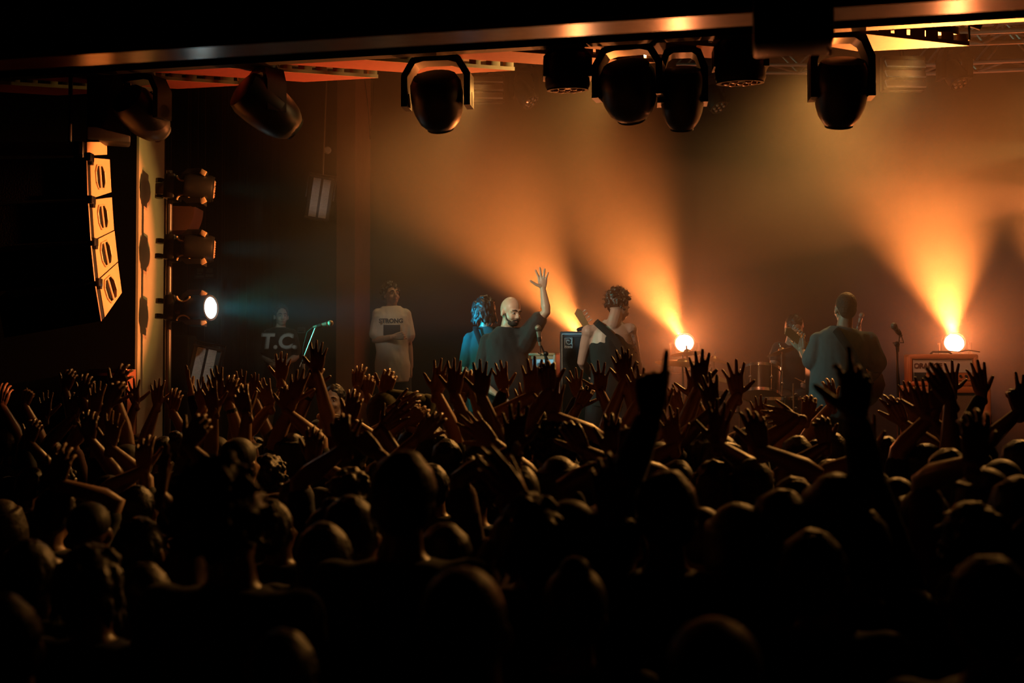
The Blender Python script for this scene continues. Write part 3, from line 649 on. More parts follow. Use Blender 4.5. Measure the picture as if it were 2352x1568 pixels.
def torso_g(g, hip, neck, sd, s=1.0, k=1.0, pad=0.0, sh_w=.19, down=0.0, n=32, top=1.0, belly=0.0):
    """hip = pelvis centre, neck = base of the neck, sd = unit vector along the shoulders"""
    hip = Vector(hip); neck = Vector(neck); d = neck - hip; L = d.length
    sec = [(-.10, .165, .115), (0.0, .170, .120), (.22, .150 + belly, .110 + belly), (.45, .160 + belly * .7, .115 + belly * .8), (.68, .180, .122), (.82, sh_w * .93, .105), (.92, sh_w * .70 * top, .082), (1.0, .075 * top, .062)]
    pts = [hip + d * (t - (down / L if i == 0 else 0)) for i, (t, a, b) in enumerate(sec)]
    g.sweep(pts, [((a + pad) * s * k, (b + pad) * s) for t, a, b in sec], n, side=sd, cap=False)
def legs_g(g, hip, sd, floor_z, s=1.0, pad=0.0, fwd=Vector((0, -1, 0)), foot=True, spread=.10):
    hip = Vector(hip); sd = Vector(sd)
    for q in (-1, 1):
        a = hip + sd * q * .088 * s; b = Vector((hip.x, hip.y, floor_z + .49 * s)) + sd * q * (.088 + spread * .5) * s + fwd * .02; c = Vector((hip.x, hip.y, floor_z + .08 * s)) + sd * q * (.09 + spread) * s
        g.sweep([a, a.lerp(b, .5), b, b.lerp(c, .3), c], [(.088 + pad) * s, (.078 + pad) * s, (.056 + pad) * s, (.056 + pad) * s, (.038 + pad * 1.6) * s], 12)
        if foot: g.sweep([c + Vector((0, 0, -.045)) - fwd * .05, c + Vector((0, 0, -.05)) + fwd * .10, c + Vector((0, 0, -.058)) + fwd * .17], [(.036, .030), (.042, .026), (.030, .018)], 10, side=sd)
def hair_mesh(kind, rnd, vox=.007):
    """hair in head space; face looks to -y"""
    g = G()
    if kind in ('short', 'buzz'):
        o = .008 if kind == 'short' else .002
        g.ell((0, .030, .128), (.080 + o, .092 + o, .096 + o), nu=20, nv=14); g.ell((0, .060, .085), (.070 + o, .055 + o, .075), nu=16, nv=10)
        if kind == 'short':
            for _ in range(70):
                a = rnd.uniform(0, 2 * math.pi); e = rnd.uniform(-.1, 1.5); p = Vector((math.cos(a) * math.cos(e) * .078, .03 + math.sin(a) * math.cos(e) * .090, .13 + math.sin(e) * .093))
                if p.y < -.03 and p.z < .165: continue
                g.ell(p, rnd.uniform(.010, .018), nu=7, nv=5)
    elif kind in ('curly', 'afro', 'shaggy'):
        R = {'curly': .022, 'afro': .045, 'shaggy': .018}[kind]
        g.ell((0, .035, .135), (.080 + R * .5, .092 + R * .5, .092 + R * .5), nu=16, nv=12)
        for _ in range(170 if kind != 'shaggy' else 90):
            a = rnd.uniform(0, 2 * math.pi); e = rnd.uniform(-.75, 1.5); q = R * rnd.uniform(.5, 1.15)
            p = Vector((math.cos(a) * math.cos(e) * (.080 + q), .032 + math.sin(a) * math.cos(e) * (.092 + q), .125 + math.sin(e) * (.094 + q)))
            if p.y < -.02 and p.z < .15: continue
            g.ell(p, rnd.uniform(.009, .019), nu=7, nv=5)
        if kind == 'shaggy':
            for _ in range(90):
                a = rnd.uniform(-.3, math.pi + .3); p = Vector((math.cos(a) * .088, .035 + math.sin(a) * .092, rnd.uniform(.06, .19)))
                o_ = Vector((math.cos(a), math.sin(a), 0)); g.sweep([p, p + o_ * .012 + Vector((rnd.uniform(-.01, .01), 0, -.035)), p + o_ * rnd.uniform(.005, .025) + Vector((rnd.uniform(-.02, .02), 0, -.075))], [.012, .010, .004], 6)
    elif kind == 'long':
        g.ell((0, .028, .130), (.090, .104, .100), nu=20, nv=14)
        for k in range(46):
            a = -.55 + (math.pi + 1.1) * k / 45; b = Vector((math.cos(a) * .085, .030 + math.sin(a) * .095, .13)); o_ = Vector((math.cos(a), math.sin(a), 0)); e = rnd.uniform(.16, .24)
            g.sweep([b + Vector((0, 0, .03)), b + o_ * .012 + Vector((0, 0, -.07)), b + o_ * .004 + Vector((0, 0, -.15)), b + o_ * rnd.uniform(-.01, .02) + Vector((rnd.uniform(-.01, .01), .01, -.15 - e))], [.020, .020, .018, .006], 7)
    elif kind == 'bun':
        g.ell((0, .030, .128), (.088, .100, .102), nu=20, nv=14); g.ell((0, .075, .225), (.042, .042, .036), nu=14, nv=10); g.ell((0, .06, .085), (.075, .06, .07), nu=12, nv=8)
    elif kind == 'ponytail':
        g.ell((0, .030, .128), (.087, .100, .101), nu=20, nv=14)
        g.sweep([(0, .11, .16), (0, .165, .16), (0, .175, .08), (0, .15, -.04), (0, .15, -.12)], [.018, .028, .030, .024, .006], 10)
    elif kind == 'cap':
        g.ell((0, .020, .142), (.088, .104, .086), nu=20, nv=14); g.sweep([(0, -.06, .15), (0, -.11, .148), (0, -.155, .135)], [(.075, .012), (.070, .010), (.045, .007)], 12, side=(1, 0, 0))
    elif kind == 'beanie':
        g.ell((0, .020, .150), (.088, .104, .095), nu=20, nv=14); g.lathe([(.089, -.02), (.096, -.018), (.096, .02), (.089, .022)], (0, .02, .135), (0, 0, 1), 20)
    elif kind == 'hood':
        g.ell((0, .030, .125), (.105, .118, .125), nu=20, nv=14); g.sweep([(0, .06, .10), (0, .09, -.03), (0, .07, -.11)], [(.10, .08), (.11, .08), (.14, .07)], 14, side=(1, 0, 0))
    return fuse(g, vox, 2, .5)
def eyes_obj(hm, parent):
    for s_ in (-1, 1):
        g = G().ell((s_ * .030, -.0775, .0885), (.0125, .010, .0075), nu=10, nv=8).xf(hm); e = obj('eye', g, m_eye, parent)
        g = G().ell((s_ * .030, -.0860, .0885), (.0052, .003, .0055), nu=8, nv=6).xf(hm); obj('pupil', g, black, e)
        g = G().sweep([(s_ * .012, -.094, .112), (s_ * .030, -.094, .117), (s_ * .050, -.080, .110)], [.0035, .005, .003], 6).xf(hm); obj('eyebrow', g, m_hair, parent)
    g = G().sweep([(-.024, -.086, .020), (0, -.0965, .021), (.024, -.086, .020)], [.0035, .0055, .0035], 6).xf(hm); obj('lips', g, m_lip, parent)
# ------------------------------------------------------------------ the people on stage
from mathutils import noise as mnoise
def wrinkle(me, amp=.011):
    co = [v.co.copy() for v in me.vertices]; no = [v.normal.copy() for v in me.vertices]
    for v, c, n in zip(me.vertices, co, no):
        q = Vector((c.x * 9 + c.z * 4.5, c.y * 9, c.z * 4 - c.x * 3)); w_ = mnoise.noise(q) * .7 + mnoise.noise(q * 2.3) * .35
        v.co = c + n * (amp * (w_ - .25 * abs(w_)))
    me.update(); return me
def figure(name, label, floor_z, hip, neck, sd, head, arms, skin=m_skin, shirt=None, trousers=m_trs, s=1.0, sleeve=.55, tank=False, fwd=None, belly=0.0, hand_s=1.0, vox=.0075, shirt_pad=.014, face=True, hem=.06, sh_w=.19, legs=True, sit=None):
    """arms = list of (shoulder, elbow, wrist, pose, side, finger dir, palm dir)"""
    sd = Vector(sd).normalized(); fwd = fwd or Vector((0, -1, 0)); hip = Vector(hip); neck = Vector(neck)
    t = thing(name, label, 'person', (hip.x, hip.y, floor_z))
    g = G(); hm = head_matrix(*head); torso_g(g, hip, neck, sd, s, sh_w=sh_w, belly=belly)
    g.sweep([neck - Vector((0, 0, .03)), hm @ Vector((0, .015, .0))], [.058 * s, .055 * s], 12)
    head_g(g, hm)
    for a in arms:
        g.ell(Vector(a[0]), .062 * s, nu=12, nv=8); g.sweep([Vector(a[0]), neck - Vector((0, 0, .05 * s))], [.056 * s, .05 * s], 10); arm_g(g, *a[:3], s=s, n=12)
    if legs and sit is None: legs_g(g, hip, sd, floor_z, s, fwd=fwd)
    if sit is not None:
        for q in sit: g.sweep(q, [.085, .065, .05][:len(q)], 12)
    body = fuse(g, vox, 3, .5)
    hg = G()
    for a in arms:
        if a[3]: add_hand(hg, a[3], a[4], a[2], a[5], a[6], s * hand_s)
    if hg.v:
        bm = bmesh.new(); bm.from_mesh(body); m2 = mesh_of('h', hg); bm.from_mesh(m2); bm.to_mesh(body); bm.free(); bpy.data.meshes.remove(m2)
        body.polygons.foreach_set('use_smooth', [True] * len(body.polygons))
    bo = obj('body', body, skin, t)
    if face: eyes_obj(hm, bo)
    if shirt is not None:
        g = G()
        if tank:
            torso_g(g, hip, neck - Vector((0, 0, .035)), sd, s, pad=.010, sh_w=.135, down=hem, belly=belly, top=.85)
            for a in arms:
                sh = Vector(a[0]); m_ = sh.lerp(neck, .58); g.sweep([m_ + Vector((0, -.055, -.10)), m_ + Vector((0, -.03, .005)), m_ + Vector((0, .03, .005)), m_ + Vector((0, .055, -.10))], [(.035, .014)] * 4, 8, side=sd)
        else:
            torso_g(g, hip, neck, sd, s, pad=shirt_pad, sh_w=sh_w, down=hem, belly=belly, top=1.0)
            for a in arms:
                sh, el = Vector(a[0]), Vector(a[1]); e = sh.lerp(el, sleeve * 1.15); g.ell(sh, .070 * s, nu=12, nv=8); g.sweep([neck - Vector((0, 0, .065 * s)), sh], [.060 * s, .066 * s], 10); g.sweep([sh, e], [.068 * s, (.062 + shirt_pad * .9) * s], 12)
                if el.z > sh.z - .05: g.sweep([sh - Vector((0, 0, .09)), sh.lerp(e, .5) - Vector((0, 0, .045)), e - Vector((0, 0, .012))], [.085 * s, .078 * s, .068 * s], 12)
        obj('shirt', wrinkle(fuse(g, .009, 3, .5)), shirt, t)
    if trousers is not None and legs:
        g = G()
        if sit is None:
            g.sweep([hip + Vector((0, 0, .06)), hip - Vector((0, 0, .06))], [(.172 * s, .122 * s)] * 2, 14, side=sd); legs_g(g, hip, sd, floor_z, s, pad=.012, fwd=fwd, foot=False)
        else:
            for q in sit: g.sweep(q, [.1, .08, .065][:len(q)], 12)
            g.ell(hip, (.18, .16, .13))
        obj('trousers', fuse(g, .013, 2, .5), trousers, t)
        if sit is None:
            for q in (-1, 1):
                c = Vector((hip.x, hip.y, floor_z + .03)) + sd * q * .19 * s
                g = G().sweep([c - fwd * .08, c + fwd * .08, c + fwd * .19], [(.042, .034), (.048, .030), (.034, .020)], 12, side=sd); obj('shoe', g, rubber, t)
    return t, hm, bo
def put_hair(kind, hm, parent, mat=m_hair, seed=1, vox=.006):
    me = hair_mesh(kind, random.Random(seed), vox); me.transform(hm); return obj('hair', me, mat, parent)
X = Vector((1, 0, 0)); Z = Vector((0, 0, 1))
# --- singer: bald and bearded, black T-shirt, waving
Ys = 9.95
shR = P(1205, 768, Ys - .02); elR = P(1255, 716, Ys - .10); wrR = P(1247, 662, Ys - .06)
shL = P(1120, 784, Ys + .05); elL = P(1102, 880, Ys - .02); wrL = P(1140, 905, Ys - .25)
neck = P(1165, 751, Ys + .02); hip = P(1158, 930, Ys + .05)
t, hm, bo = figure('person', 'bald bearded singer in a black T-shirt with one hand raised in a wave', STAGE, hip, neck, (1, .1, 0),
    (P(1170, 741, Ys), 38, 10, 4, 1.04), [(shR, elR, wrR, 'spread', -1, Vector((-.03, -.02, 1)), Vector((-.15, -1, 0))), (shL, elL, wrL, 'relaxed', 1, Vector((.5, -.5, -.3)), Vector((0, 0, -1)))],
    M('singer_skin', (0.60, 0.42, 0.30), 0.38, 0, 0.05, 12, 0.02), m_bl, m_trs, 1.0, .55, belly=.045, fwd=Vector((.4, -.9, 0)), hand_s=.98)
m_beard = M('beard', (.03, .022, .018), .8, 0, .3, 60, .5)
g = G(); g.ell((0, -.048, .006), (.049, .047, .030), nu=16, nv=10); g.ell((0, -.075, .008), (.034, .024, .026))
for s_ in (-1, 1): g.sweep([(s_ * .040, -.060, .012), (s_ * .058, -.030, .030), (s_ * .068, -.012, .075)], [.012, .009, .005], 8)
g.sweep([(-.030, -.086, .028), (0, -.099, .038), (.030, -.086, .028)], [.006, .008, .006], 8)
me = fuse(g, .005, 1); me.transform(hm); obj('beard', me, m_beard, bo)
g = G().wire([hm @ Vector((.05 * math.cos(a), -.01 + .07 * math.sin(a), -.055 - .03 * (1 - math.sin(a)) * .5)) for a in [k * math.pi / 12 + math.pi for k in range(13)]], .003); obj('neck_chain', g, steel, bo)
# --- man in teal shirt behind him
m_teal = M('teal_cotton', (0.012, 0.075, 0.08), 0.85, 0, 0.15, 20, 0.1)
Yt = 10.7; neck = P(1117, 750, Yt); hip = P(1115, 915, Yt)
t, hm, bo = figure('person', 'black haired man in a teal shirt seen from behind the bald singer', STAGE, hip, neck, (1, -.2, 0), (P(1117, 745, Yt), 160, 0, 0, 1.0),
    [(P(1079, 780, Yt), P(1070, 850, Yt), P(1085, 900, Yt - .2), 'relaxed', 1, Vector((.4, .6, -.2)), Vector((0, 0, 1))), (P(1152, 778, Yt), P(1165, 845, Yt), P(1150, 890, Yt + .2), 'relaxed', -1, Vector((-.4, .6, -.2)), Vector((0, 0, 1)))],
    m_skin, m_teal, m_trs, .98, .6, face=False, fwd=Vector((0, 1, 0)))
put_hair('shaggy', hm @ Matrix.Scale(1.12, 4), bo, m_hair, 3)
g = G(); a = neck + Vector((-.10, -.10, -.02)); b = hip + Vector((.10, -.17, .15)); mid = a.lerp(b, .45) + Vector((0, -.06, 0)); g.sweep([a + Vector((0, .1, .02)), a, mid, b], [(.026, .004)] * 4, 8, side=(1, 0, 0)); obj('guitar_strap', g, rubber, t)
# --- bassist in a tank top
Yb = 9.9; m_pale = M('pale_skin', (0.68, 0.45, 0.35), 0.42, 0, 0.05, 12, 0.02)
neck = P(1408, 735, Yb); hip = P(1398, 905, Yb)
t, hm, bo = figure('person', 'curly haired bass player in a black tank top seen from behind, head bent right', STAGE, hip, neck, (1, .05, 0), (P(1417, 725, Yb - .01), 128, 22, 6, 1.02),
    [(P(1352, 762, Yb), P(1336, 832, Yb + .06), P(1365, 868, Yb + .26), 'cup', 1, Vector((.8, .5, 0)), Vector((0, 0, 1))), (P(1447, 758, Yb), P(1462, 828, Yb + .04), P(1470, 860, Yb + .20), 'cup', -1, Vector((.1, .8, -.4)), Vector((-1, .3, 0)))],
    m_pale, M('black_ribbed_cotton', (.016, .014, .014), .85, 0, .2, 30, .15), m_trs, 1.04, .5, tank=True, face=False, fwd=Vector((0, 1, 0)), hem=.05, sh_w=.185)
hb = put_hair('curly', hm, bo, M('brown_curls', (.045, .022, .014), .4, 0, .3, 40, .3, spec=.8), 5)
g = G(); rr = random.Random(11)
for _ in range(150):
    a = rr.uniform(0, 2 * math.pi); e = rr.uniform(-.5, 1.5); o_ = Vector((math.cos(a) * math.cos(e), math.sin(a) * math.cos(e), math.sin(e)))
    if o_.y < -.3 and o_.z < .3: continue
    p = Vector((o_.x * .098, .032 + o_.y * .11, .125 + o_.z * .112)); q = Vector((rr.uniform(-1, 1), rr.uniform(-1, 1), rr.uniform(-1, 1))).normalized() * .012
    g.sweep([p, p + o_ * .012 + q, p + o_ * .022 - q * .3, p + o_ * .026 + q * .7], [.0018, .0016, .0014, .001], 4, cap=False)
g.xf(hm); obj('loose_curls', g, MATS['brown_curls'], hb)
g = G(); a = P(1352, 738, Yb - .13); b = P(1412, 778, Yb - .17); c = P(1455, 850, Yb - .14); g.sweep([P(1368, 738, Yb + .05), P(1372, 742, Yb - .12), b, c], [(.030, .004)] * 4, 8, side=(.7, 0, .7)); obj('guitar_strap', g, rubber, t)
g = G(); rr = random.Random(2)   # arm tattoos, drawn as thin ink lines lying on the skin
m_ink = M('tattoo_ink', (.10, .07, .07), .6)
for (px, py) in ((1449, 762), (1453, 772), (1450, 782), (1456, 792), (1453, 801), (1459, 811)):
    c = P(px, py, Yb - .062); g.wire([c + Vector((rr.uniform(-.02, .02), 0, rr.uniform(-.015, .015))) for _ in range(5)], .0016, 5)
obj('tattoo', g, m_ink, bo)
# bass guitar he plays, neck rising at his left
def guitar(label, nm, neck_end, body_c, front, m_body, pegs=4, six=False):
    ne = Vector(neck_end); bc = Vector(body_c); ax = (ne - bc).normalized(); fr = Vector(front); fr = (fr - ax * fr.dot(ax)).normalized(); sdv = ax.cross(fr)
    t = thing(nm, label, 'guitar', bc); m = frame(sdv, fr, ax, bc); L = (ne - bc).length
    out = [(-.10, -.17), (-.155, -.10), (-.15, -.02), (-.105, .05), (-.13, .13), (-.12, .19), (-.075, .19), (-.04, .12), (.04, .11), (.07, .16), (.105, .16), (.12, .10), (.105, .04), (.15, -.03), (.16, -.11), (.10, -.18), (0, -.20)]
    g = G().prism([m @ Vector((a, -.02, b)) for a, b in out], (m.to_3x3() @ Vector((0, .04, 0)))); obj('body', g, m_body, t)
    g = G().box((0, .016, L / 2 + .05), (.046, .02, L - .12), bev=.006).xf(m); nk = obj('neck', g, M('maple_neck', (.55, .36, .17), .35), t)
    g = G().prism([m @ Vector((a, .005, b)) for a, b in ((-.022, L - .02), (-.030, L + .04), (-.048, L + .16), (-.028, L + .19), (.02, L + .17), (.030, L + .03), (.022, L - .02))], m.to_3x3() @ Vector((0, .014, 0))); hs = obj('headstock', g, MATS['maple_neck'], t)
    for k in range(pegs):
        z = L + .035 + k * .135 / pegs
        g = G().tube((-.030 - k * .003, .012, z), (-.062 - k * .002, .012, z), .003); g.ell((-.066 - k * .002, .012, z), (.011, .005, .008), nu=8, nv=6); g.lathe([(.007, 0), (.006, .014)], (-.012 - k * .002, .02, z), (0, 1, 0), 10); g.xf(m); obj('tuning_peg', g, M('pale_peg', (.75, .75, .72), .3), hs)
    g = G()
    for k in range(pegs): g.tube((-.016 + k * .032 / (pegs - 1), .030, -.08), (-.014 + k * .028 / (pegs - 1), .028, L + .02), .0008, n=4)
    g.xf(m); obj('strings', g, steel, nk)
    g = G().box((0, .024, -.08), (.07, .012, .03)).box((0, .022, .01), (.08, .010, .03)).xf(m); obj('bridge', g, chrome, t)
    return t
m_dkbody = M('dark_guitar_body', (.03, .02, .02), .2)
guitar('dark bass guitar played by the curly haired man, its head beside his left shoulder', 'bass_guitar', P(1350, 752, Yb + .20), P(1440, 872, Yb + .30), (0, 1, 0), m_dkbody, 4)
# --- guitarist in grey-blue T-shirt
Yg = 8.95; m_gb = M('grey_blue_cotton', (0.13, 0.18, 0.19), 0.9, 0, 0.12, 24, 0.15)
neck = P(1938, 752, Yg); hip = P(1915, 925, Yg)
t, hm, bo = figure('person', 'crop haired guitarist in a grey blue T-shirt seen from behind at right', STAGE, hip, neck, (1, .05, 0), (P(1940, 735, Yg), 186, -3, 0, .98),
    [(P(1880, 783, Yg), P(1864, 838, Yg + .02), P(1842, 806, Yg + .22), 'cup', 1, Vector((-.2, .1, 1)), Vector((.5, .8, 0))), (P(1996, 782, Yg), P(2016, 848, Yg + .02), P(1992, 880, Yg + .24), 'cup', -1, Vector((-.7, .6, -.3)), Vector((0, 1, .2)))],
    M('tan_skin', (0.60, 0.36, 0.25), 0.42, 0, 0.05, 12, 0.02), m_gb, m_trs, 1.08, .66, face=False, fwd=Vector((0, 1, 0)), sh_w=.20, shirt_pad=.022, belly=.02)
put_hair('buzz', hm, bo, M('cropped_hair', (.06, .04, .028), .7, 0, .4, 70, .6), 7, .005)
g = G(); g.sweep([P(1912, 752, Yg + .02), P(1921, 758, Yg - .12), P(1950, 800, Yg - .185), P(1985, 862, Yg - .15), P(2000, 885, Yg)], [(.030, .004)] * 5, 8, side=(.7, 0, .7)); obj('guitar_strap', g, rubber, t)
guitar('electric guitar held by the crop haired guitarist, six pegs of its headstock showing', 'electric_guitar', P(1845, 789, Yg + .22), P(1978, 880, Yg + .32), (0, .9, .1), M('sunburst_body', (.45, .16, .03), .25), 6)
# --- drummer
Yd = 11.2; neck = P(1822, 790, Yd); hip = P(1825, 905, Yd + .12)
t, hm, bo = figure('person', 'tattooed drummer with short dark hair seated behind the drum kit, looking down', STAGE, hip, neck, (1, 0, 0), (P(1821, 775, Yd - .06), 8, 30, 0, 1.0),
    [(P(1788, 800, Yd), P(1772, 858, Yd - .08), P(1752, 895, Yd - .33), 'fist', -1, Vector((.1, -1, -.2)), Vector((0, .2, -1))), (P(1858, 800, Yd), P(1872, 858, Yd - .08), P(1850, 880, Yd - .36), 'fist', 1, Vector((-.3, -1, -.1)), Vector((0, .2, -1)))],
    M('inked_skin', (0.40, 0.26, 0.20), 0.5, 0, 0.45, 26, 0.02), m_bl, m_trs, 1.0, .30, tank=False, sit=[[P(1805, 912, Yd + .1), P(1790, 925, Yd - .35), P(1790, 990, Yd - .4)], [P(1842, 912, Yd + .1), P(1856, 925, Yd - .35), P(1856, 990, Yd - .4)]])
put_hair('short', hm, bo, m_hair, 9)
g = G().lathe([(.18, 0), (.18, .06), (.16, .08)], (hip.x, hip.y, hip.z - .22), (0, 0, 1), 24).tube((hip.x, hip.y, STAGE + .01), (hip.x, hip.y, hip.z - .2), .02); tag(obj('drum_stool', g, rubber, loc=(hip.x, hip.y, STAGE)), 'round drum stool under the seated tattooed drummer', 'stool')
for (wx, wy, Yw, ex, ey, lab) in ((1752, 895, Yd - .40, 1728, 872, 'drum stick in the drummer hand at picture left'), (1850, 880, Yd - .43, 1826, 868, 'drum stick in the drummer hand at picture right')):
    g = G().sweep([P(wx + 4, wy + 3, Yw + .08), P(wx, wy, Yw), P(ex, ey, Yw - .30)], [.008, .007, .004], 8); tag(obj('drum_stick', g, M('stick_wood', (.6, .42, .22), .5), loc=P(wx, wy, Yw)), lab, 'drum stick')
# --- man in the white T-shirt
Yw = 11.9; m_white = M('white_cotton', (0.62, 0.58, 0.50), 0.9, 0, 0.06, 20, 0.12)
RISE = 1.10
g = G().box(P(880, 995, Yw + .1) * Vector((1, 1, 0)) + Vector((0, 0, (STAGE + RISE) / 2 + .0)), (1.2, .9, RISE - STAGE)) if False else None
c = P(895, 900, Yw + .1); g = G().box((c.x, c.y, STAGE + .075), (1.1, .8, .15), bev=.01); tag(obj('stage_riser', g, black, loc=(c.x, c.y, STAGE)), 'low black riser under the man in the white T-shirt', 'riser')
neck = P(899, 703, Yw); hip = P(902, 838, Yw)
t, hm, bo = figure('person', 'curly haired man in a white printed T-shirt standing by the pillar, arm across chest', STAGE + .15, hip, neck, (1, 0, 0), (P(901, 696, Yw), 30, -12, 0, .98),
    [(P(870, 722, Yw), P(862, 782, Yw - .03), P(905, 773, Yw - .24), 'fist', -1, Vector((1, -.1, .15)), Vector((0, 1, 0))), (P(930, 722, Yw), P(938, 790, Yw + .02), P(944, 842, Yw), 'relaxed', 1, Vector((0, 0, -1)), Vector((-1, 0, 0)))],
    M('dim_skin', (0.42, 0.27, 0.19), 0.5, 0, 0.05, 12), m_white, m_trs, 1.0, .62, hem=.12, shirt_pad=.024, hand_s=1.0)
put_hair('curly', hm, bo, m_hair, 12)
def print_on(txt, c, size, mat, parent, yaw=0, shear=.0, bold=.004, nm='shirt_print', outline=None, pitch=0):
    me = text_mesh(txt, size, .003, shear, bold); R = Euler((math.pi / 2 + math.radians(pitch), 0, math.radians(yaw))).to_matrix().to_4x4(); R.translation = c; me.transform(R); return obj(nm, me, mat, parent)
yfr = Yw - .165
print_on('STRONG', P(898, 737, yfr), .062, black, t, 0, .0, .003)
g = G().box(P(900, 758, yfr), (.175, .008, .11), bev=.003); obj('shirt_patch', g, M('faded_black_print', (.03, .03, .03), .8), t)
# --- man in the blackletter shirt
Yc = 13.4; neck = P(643, 752, Yc); hip = P(640, 868, Yc)
t, hm, bo = figure('person', 'pale faced man in a black shirt with big white initials, in blue light at left', STAGE, hip, neck, (1, 0, 0), (P(646, 743, Yc), 22, 0, 0, 1.0),
    [(P(616, 768, Yc), P(608, 820, Yc), P(628, 838, Yc - .22), 'flat', -1, Vector((1, 0, .2)), Vector((0, 1, 0))), (P(670, 768, Yc), P(680, 820, Yc), P(658, 832, Yc - .22), 'flat', 1, Vector((-1, 0, .1)), Vector((0, 1, 0)))],
    M('pale_face', (0.60, 0.50, 0.42), 0.5, 0, 0.05, 12), m_bl, M('khaki_shorts', (.20, .17, .10), .85), 1.0, .6, shirt_pad=.02)
put_hair('short', hm, bo, M('light_brown_hair', (.09, .06, .035), .6, 0, .3, 40), 14)
print_on('T.C.', P(640, 785, Yc - .165), .23, M('white_print', (.62, .66, .66), .7), t, 0, .12, .006)
print_on('T.C.', P(640, 785, Yc - .160), .245, M('grey_print', (.25, .28, .28), .7), t, 0, .12, .011)
# --- guard between stage and crowd, facing the camera
Yp = 8.75; neck = P(768, 962, Yp); hip = P(770, 1130, Yp)
t, hm, bo = figure('person', 'dark haired guard facing the camera between stage and crowd, arms folded on the barrier', .30, hip, neck, (1, 0, 0), (P(766, 945, Yp), -12, -4, 0, .92),
    [(P(730, 982, Yp), P(722, 1040, Yp), P(742, 958, Yp - .25), 'relaxed', -1, Vector((1, -.1, -.15)), Vector((0, 1, -.3))), (P(806, 982, Yp), P(815, 1040, Yp), P(800, 968, Yp - .25), 'relaxed', 1, Vector((-1, -.1, -.1)), Vector((0, 1, -.3)))],
    M('guard_skin', (0.50, 0.36, 0.26), 0.5, 0, 0.05, 12), m_bl, m_trs, .95, .9)
put_hair('short', hm, bo, m_hair, 15)
g = G().box((hip.x, hip.y, .15), (.6, .35, .30), bev=.01); tag(obj('barrier_step', g, black, loc=(hip.x, hip.y, 0)), 'black step behind the crowd barrier under the guard', 'step')
# ------------------------------------------------------------------ amplifiers
m_org = M('orange_tolex', (0.62, 0.17, 0.035), 0.5, 0, 0.12, 60, 0.1)
m_cream = M('cream_panel', (0.68, 0.60, 0.48), 0.45, 0, 0.05)
m_cloth = M('amp_grille_cloth', (0.20, 0.11, 0.05), 0.9, 0, 0.35, 120, 0.2)
def amp_box(g, c, w_, d_, h_, m, bev=.02): return g.box(c, (w_, d_, h_), bev=bev).xf(m)
def local(px, py, Y, yaw):
    p = P(px, py, Y); m = Matrix.Rotation(math.radians(yaw), 4, 'Z'); m.translation = p; return m, p
# cabinet and head at right; origin at front bottom centre of the head
Yo = 10.2; m, p = local(2166, 886, Yo, -13)
hw = .60
t = thing('guitar_amplifier_head', 'orange guitar amplifier head with a cream name panel, directly under the right hand glowing lamp', 'amplifier', p)
g = G(); W_, H_, D_ = .60, .285, .30
for c, d in (((0, D_ / 2, .022), (W_, D_, .044)), ((0, D_ / 2, H_ - .022), (W_, D_, .044)), ((-W_ / 2 + .022, D_ / 2, H_ / 2), (.044, D_, H_)), ((W_ / 2 - .022, D_ / 2, H_ / 2), (.044, D_, H_)), ((0, D_ - .02, H_ / 2), (W_, .03, H_))): g.box(c, d, bev=.02)
obj('cabinet', g.xf(m), m_org, t)
g = G().box((0, .03, .175), (W_ - .10, .02, .105)).xf(m); pn = obj('name_panel', g, m_cream, t)
g = G()
for z in (.122, .228): g.box((0, .016, z), (W_ - .10, .006, .004))
for x in (-.245, .245): g.box((x, .016, .14), (.004, .006, .19))
obj('piping', g.xf(m), MATS['white_cotton'], t)
g = G().box((.04, .03, .085), (W_ - .20, .02, .072)).xf(m); cp = obj('control_panel', g, m_org, t)
g = G().box((-.19, .028, .085), (.10, .022, .072)).xf(m); obj('input_panel', g, black, cp)
for k in range(7):
    g = G().lathe([(.013, 0), (.010, .018)], (-.09 + k * .048, .022, .088), (0, -1, 0), 12).xf(m); obj('knob', g, black, cp)
me = text_mesh('ORANGE', .062, .004, 0, .0035, .92); R = m @ Matrix.Translation((-.125, .017, .178)) @ Matrix.Rotation(math.pi / 2, 4, 'X'); me.transform(R); obj('name_lettering', me, M('brown_lettering', (.10, .03, .015), .6), pn)
g = G().ell((-.10, .014, .065), (.008, .006, .008), nu=10, nv=8).xf(m); obj('pilot_light', g, M('pilot_glow', (1, .8, .6), .4, emit=(1, .75, .55), es=9), t)
g = G().wire([m @ Vector(q) for q in ((-.09, .12, H_), (-.07, .11, H_ + .022), (.07, .11, H_ + .022), (.09, .12, H_))], .010); obj('carry_handle', g, rubber, t)
pf = m @ Vector((W_ / 2, .06, .12)); g = G().prism([m @ Vector(q) for q in ((W_ / 2 + .002, .05, .05), (W_ / 2 + .002, .24, .05), (W_ / 2 + .002, .24, .235), (W_ / 2 + .002, .05, .235))], m.to_3x3() @ Vector((.006, 0, 0))); obj('side_panel', g, MATS['pale_wood'], t)
g = G().wire([P(2180, 806, Yo + .1), P(2200, 808, Yo - .03), P(2225, 804, Yo - .02), P(2250, 808, Yo + .08)], .005); tag(obj('lamp_cable', g, rubber, loc=P(2200, 808, Yo)), 'thin cable lying over the top of the orange amplifier head', 'cable')
mc, pc = local(2172, 886, Yo - .04, -13); W2, H2 = .76, .80; zb = pc.z - STAGE
t = thing('speaker_cabinet', 'large orange speaker cabinet with brown cloth under the orange amplifier head', 'speaker', (pc.x, pc.y, STAGE)); H2 = zb - .075
g = G()
